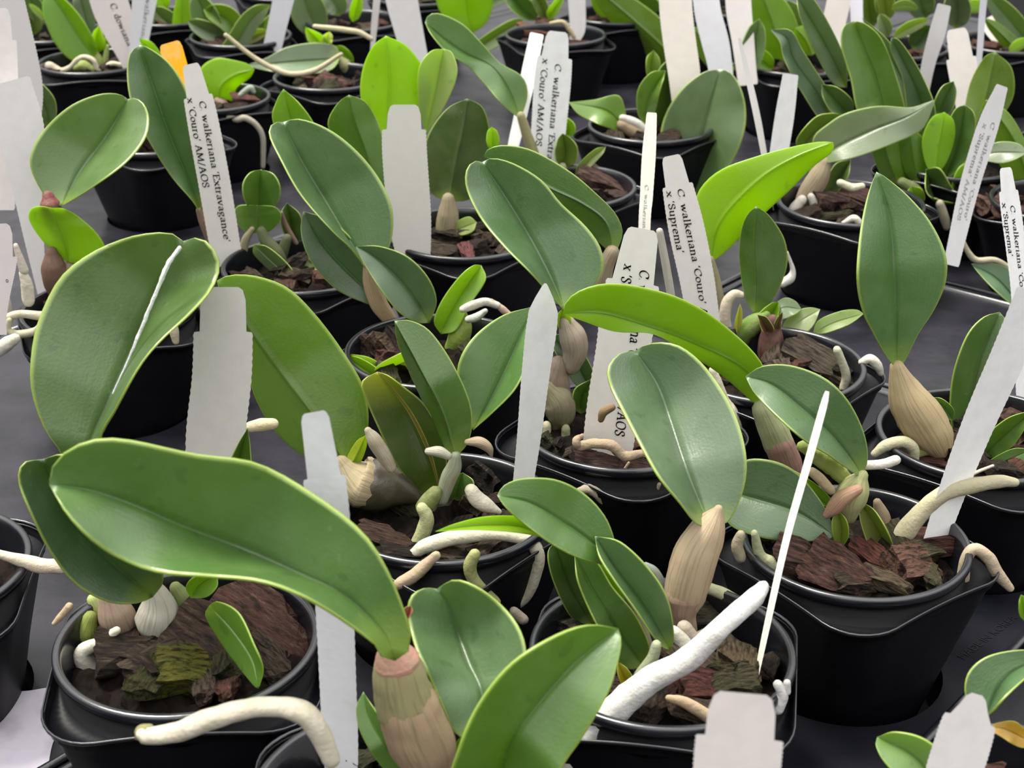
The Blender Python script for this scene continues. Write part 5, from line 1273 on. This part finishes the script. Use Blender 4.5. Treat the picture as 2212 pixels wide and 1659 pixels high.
# ================================================================== trays
HOLE_R = 0.0432
EDGE_A, EDGE_B = on_z(1960, 1659, 0.02), on_z(2212, 1395, 0.02)      # the lip between two trays, front right
ux = (EDGE_B - EDGE_A); ux.z = 0; ux.normalize()
uy = Vector((-ux.y, ux.x, 0))
def t2w(a, b, z=0.0):
    p = EDGE_A + ux * a + uy * b
    return Vector((p.x, p.y, z))
pot_c = []
for P in PLANTS:
    l = P['loc']; r = l - EDGE_A
    pot_c.append((r.x * ux.x + r.y * ux.y, r.x * uy.x + r.y * uy.y))
def tray(a0, a1, b0, b1, label, cuts=(), mat=None):
    org = t2w(a0, b0, 0.02)
    rad = 0.012
    step = 0.03
    pts, edges = [], []
    def loop(pl):
        s = len(pts)
        pts.extend(pl)
        edges.extend((s + i, s + (i + 1) % len(pl)) for i in range(len(pl)))
    loop([Vector(p) for p in ((a0, b0), (a1, b0), (a1, b1), (a0, b1))])
    holes = [(a, b, HOLE_R) for a, b in pot_c if a0 - HOLE_R < a < a1 + HOLE_R and b0 - HOLE_R < b < b1 + HOLE_R]
    holes += [h for h in cuts]
    for (a, b, r) in holes:
        loop([Vector((a + r * math.cos(2 * math.pi * k / 48), b + r * math.sin(2 * math.pi * k / 48))) for k in range(48)])
    v, e, f, *_ = delaunay_2d_cdt(pts, edges, [], 0, 1e-6)
    F = []
    for tri in f:
        c = sum((v[i] for i in tri), Vector((0, 0))) / len(tri)
        if not (a0 < c.x < a1 and b0 < c.y < b1): continue
        if any((c.x - a) ** 2 + (c.y - b) ** 2 < (r * 0.999) ** 2 for a, b, r in holes): continue
        F.append(tuple(tri))
    V = [t2w(p.x, p.y, 0.02) for p in v]
    # raised, rolled lip and an outer skirt
    lip = [(0.0, 0.0), (-0.0005, 0.002), (0.001, 0.0032), (0.0025, 0.0032), (0.0040, 0.002), (0.0045, -0.0002)]
    prof = [(0.0, -0.05)] + lip
    cor = [(a0, b0, 1, 1), (a1, b0, -1, 1), (a1, b1, -1, -1), (a0, b1, 1, -1)]
    def band(profile, V, F):
        rings = []
        for (i_, z_) in profile:
            s = len(V)
            for (a, b, sa, sb) in cor: V.append(t2w(a + sa * i_, b + sb * i_, 0.02 + z_))
            rings.append(s)
        for s0, s1 in zip(rings, rings[1:]):
            for k in range(4): F.append((s0 + k, s0 + (k + 1) % 4, s1 + (k + 1) % 4, s1 + k))
    band([(0.0, -0.05), (0.0, 0.0)], V, F)
    LV, LF = [], []
    band(lip, LV, LF)
    # cup walls and cup floors
    for (a, b, r) in holes:
        s = len(V)
        for (rr, z_) in ((r, 0.02), (r * 0.97, 0.008), (r * 0.93, -0.0005)):
            for k in range(48):
                V.append(t2w(a + rr * math.cos(2 * math.pi * k / 48), b + rr * math.sin(2 * math.pi * k / 48), z_))
        inside = lambda a_, b_: a0 <= a_ <= a1 and b0 <= b_ <= b1
        for j in (0, 1):
            for k in range(48):
                k2 = (k + 1) % 48
                f_ = 2 * math.pi * (k + .5) / 48
                if inside(a + r * math.cos(f_), b + r * math.sin(f_)):
                    F.append((s + j * 48 + k, s + j * 48 + k2, s + (j + 1) * 48 + k2, s + (j + 1) * 48 + k))
        if inside(a, b): F.append(tuple(s + 96 + k for k in range(48)))
    o = mesh_obj('plant_tray', V, F, mat or M_TRAY, None, None, org, smooth=False)
    o.location = org
    mesh_obj('lip', LV, LF, M_RIM, o, None, org, smooth=True)
    return tag(o, label, 'plant tray', 'perforated plant trays')
first = tray(-0.32, 0.315, 0.0, 0.2575, 'black tray stamped with its country of origin, under the corner-facing pot')
tray(-0.45, 0.75, -0.42, -0.004, 'black tray past the shining lip, under the yellow-leaved orchid')
dusty = tray(-0.65, 0.30, 0.2605, 0.655, 'dusty grey tray under the curled cream roots', mat=M_DUSTY)
tray(0.319, 0.4985, 0.0, 0.343, 'narrow dusty tray under the pale level leaf', mat=M_DUSTY)
tray(0.5025, 1.15, 0.0, 0.343, 'dusty tray under the strap-leaved clump and the speckled slanting tag', mat=M_DUSTY)
tray(0.304, 1.35, 0.347, 0.655, 'dusty tray under the broad matte oval leaf and the two tags sharing a pot', mat=M_DUSTY)
tray(-0.1, 1.35, 0.659, 1.070, 'dusty tray under the notched lime leaf and the salmon red bark', mat=M_DUSTY)
tray(0.1, 1.25, 1.074, 1.50, 'dusty tray at the back corner under the narrow lime leaf', mat=M_DUSTY)
# stamped words on the tray, by the corner-facing pot
def stamped(text, p0, p1, size_px):
    a, b = on_z(*p0, 0.0203), on_z(*p1, 0.0203)
    cu = bpy.data.curves.new('stamp', 'FONT'); cu.body = text; cu.size = 1.0
    tmp = bpy.data.objects.new('stamp', cu); COL.objects.link(tmp)
    dg = bpy.context.evaluated_depsgraph_get()
    me = bpy.data.meshes.new_from_object(tmp.evaluated_get(dg))
    bpy.data.objects.remove(tmp)
    wmax = max(v.co.x for v in me.vertices)
    dx = (b - a); L = dx.length / wmax; dx.normalize()
    dyv = Vector((-dx.y, dx.x, 0)) 
    for v in me.vertices:
        p = a + dx * v.co.x * L + dyv * v.co.y * L * 0.9
        v.co = Vector((p.x, p.y, 0.0203)) - first.location
    me.materials.clear(); me.materials.append(M_EMBOSS)
    o = link_mesh('stamped_text', me, first)
    return o
stamped('MADE IN KOREA', (2082, 1425), (2200, 1335), 20)
# pale lavender film on the tray beside the mossy-chip pot
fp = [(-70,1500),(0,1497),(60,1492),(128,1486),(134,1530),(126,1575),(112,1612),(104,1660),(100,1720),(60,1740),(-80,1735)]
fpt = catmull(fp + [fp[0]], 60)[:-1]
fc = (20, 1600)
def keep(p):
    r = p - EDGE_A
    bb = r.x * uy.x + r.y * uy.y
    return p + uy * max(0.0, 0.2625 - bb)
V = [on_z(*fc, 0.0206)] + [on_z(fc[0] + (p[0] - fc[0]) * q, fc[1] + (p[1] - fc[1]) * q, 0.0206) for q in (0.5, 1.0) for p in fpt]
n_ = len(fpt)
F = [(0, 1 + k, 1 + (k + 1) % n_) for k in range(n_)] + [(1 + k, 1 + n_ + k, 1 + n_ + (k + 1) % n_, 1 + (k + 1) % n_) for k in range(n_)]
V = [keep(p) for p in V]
patch = mesh_obj('pale_patch', V, F, M_PALE_PATCH, dusty, None, dusty.location.copy(), smooth=True)
patch['label'] = 'lavender white film'
# bench below everything
fl = mesh_obj('floor', [(-3, -1, -0.03), (3, -1, -0.03), (3, 4, -0.03), (-3, 4, -0.03)], [(0, 1, 2, 3)], M_FLOOR, smooth=False, merge=0)
fl['kind'] = 'structure'
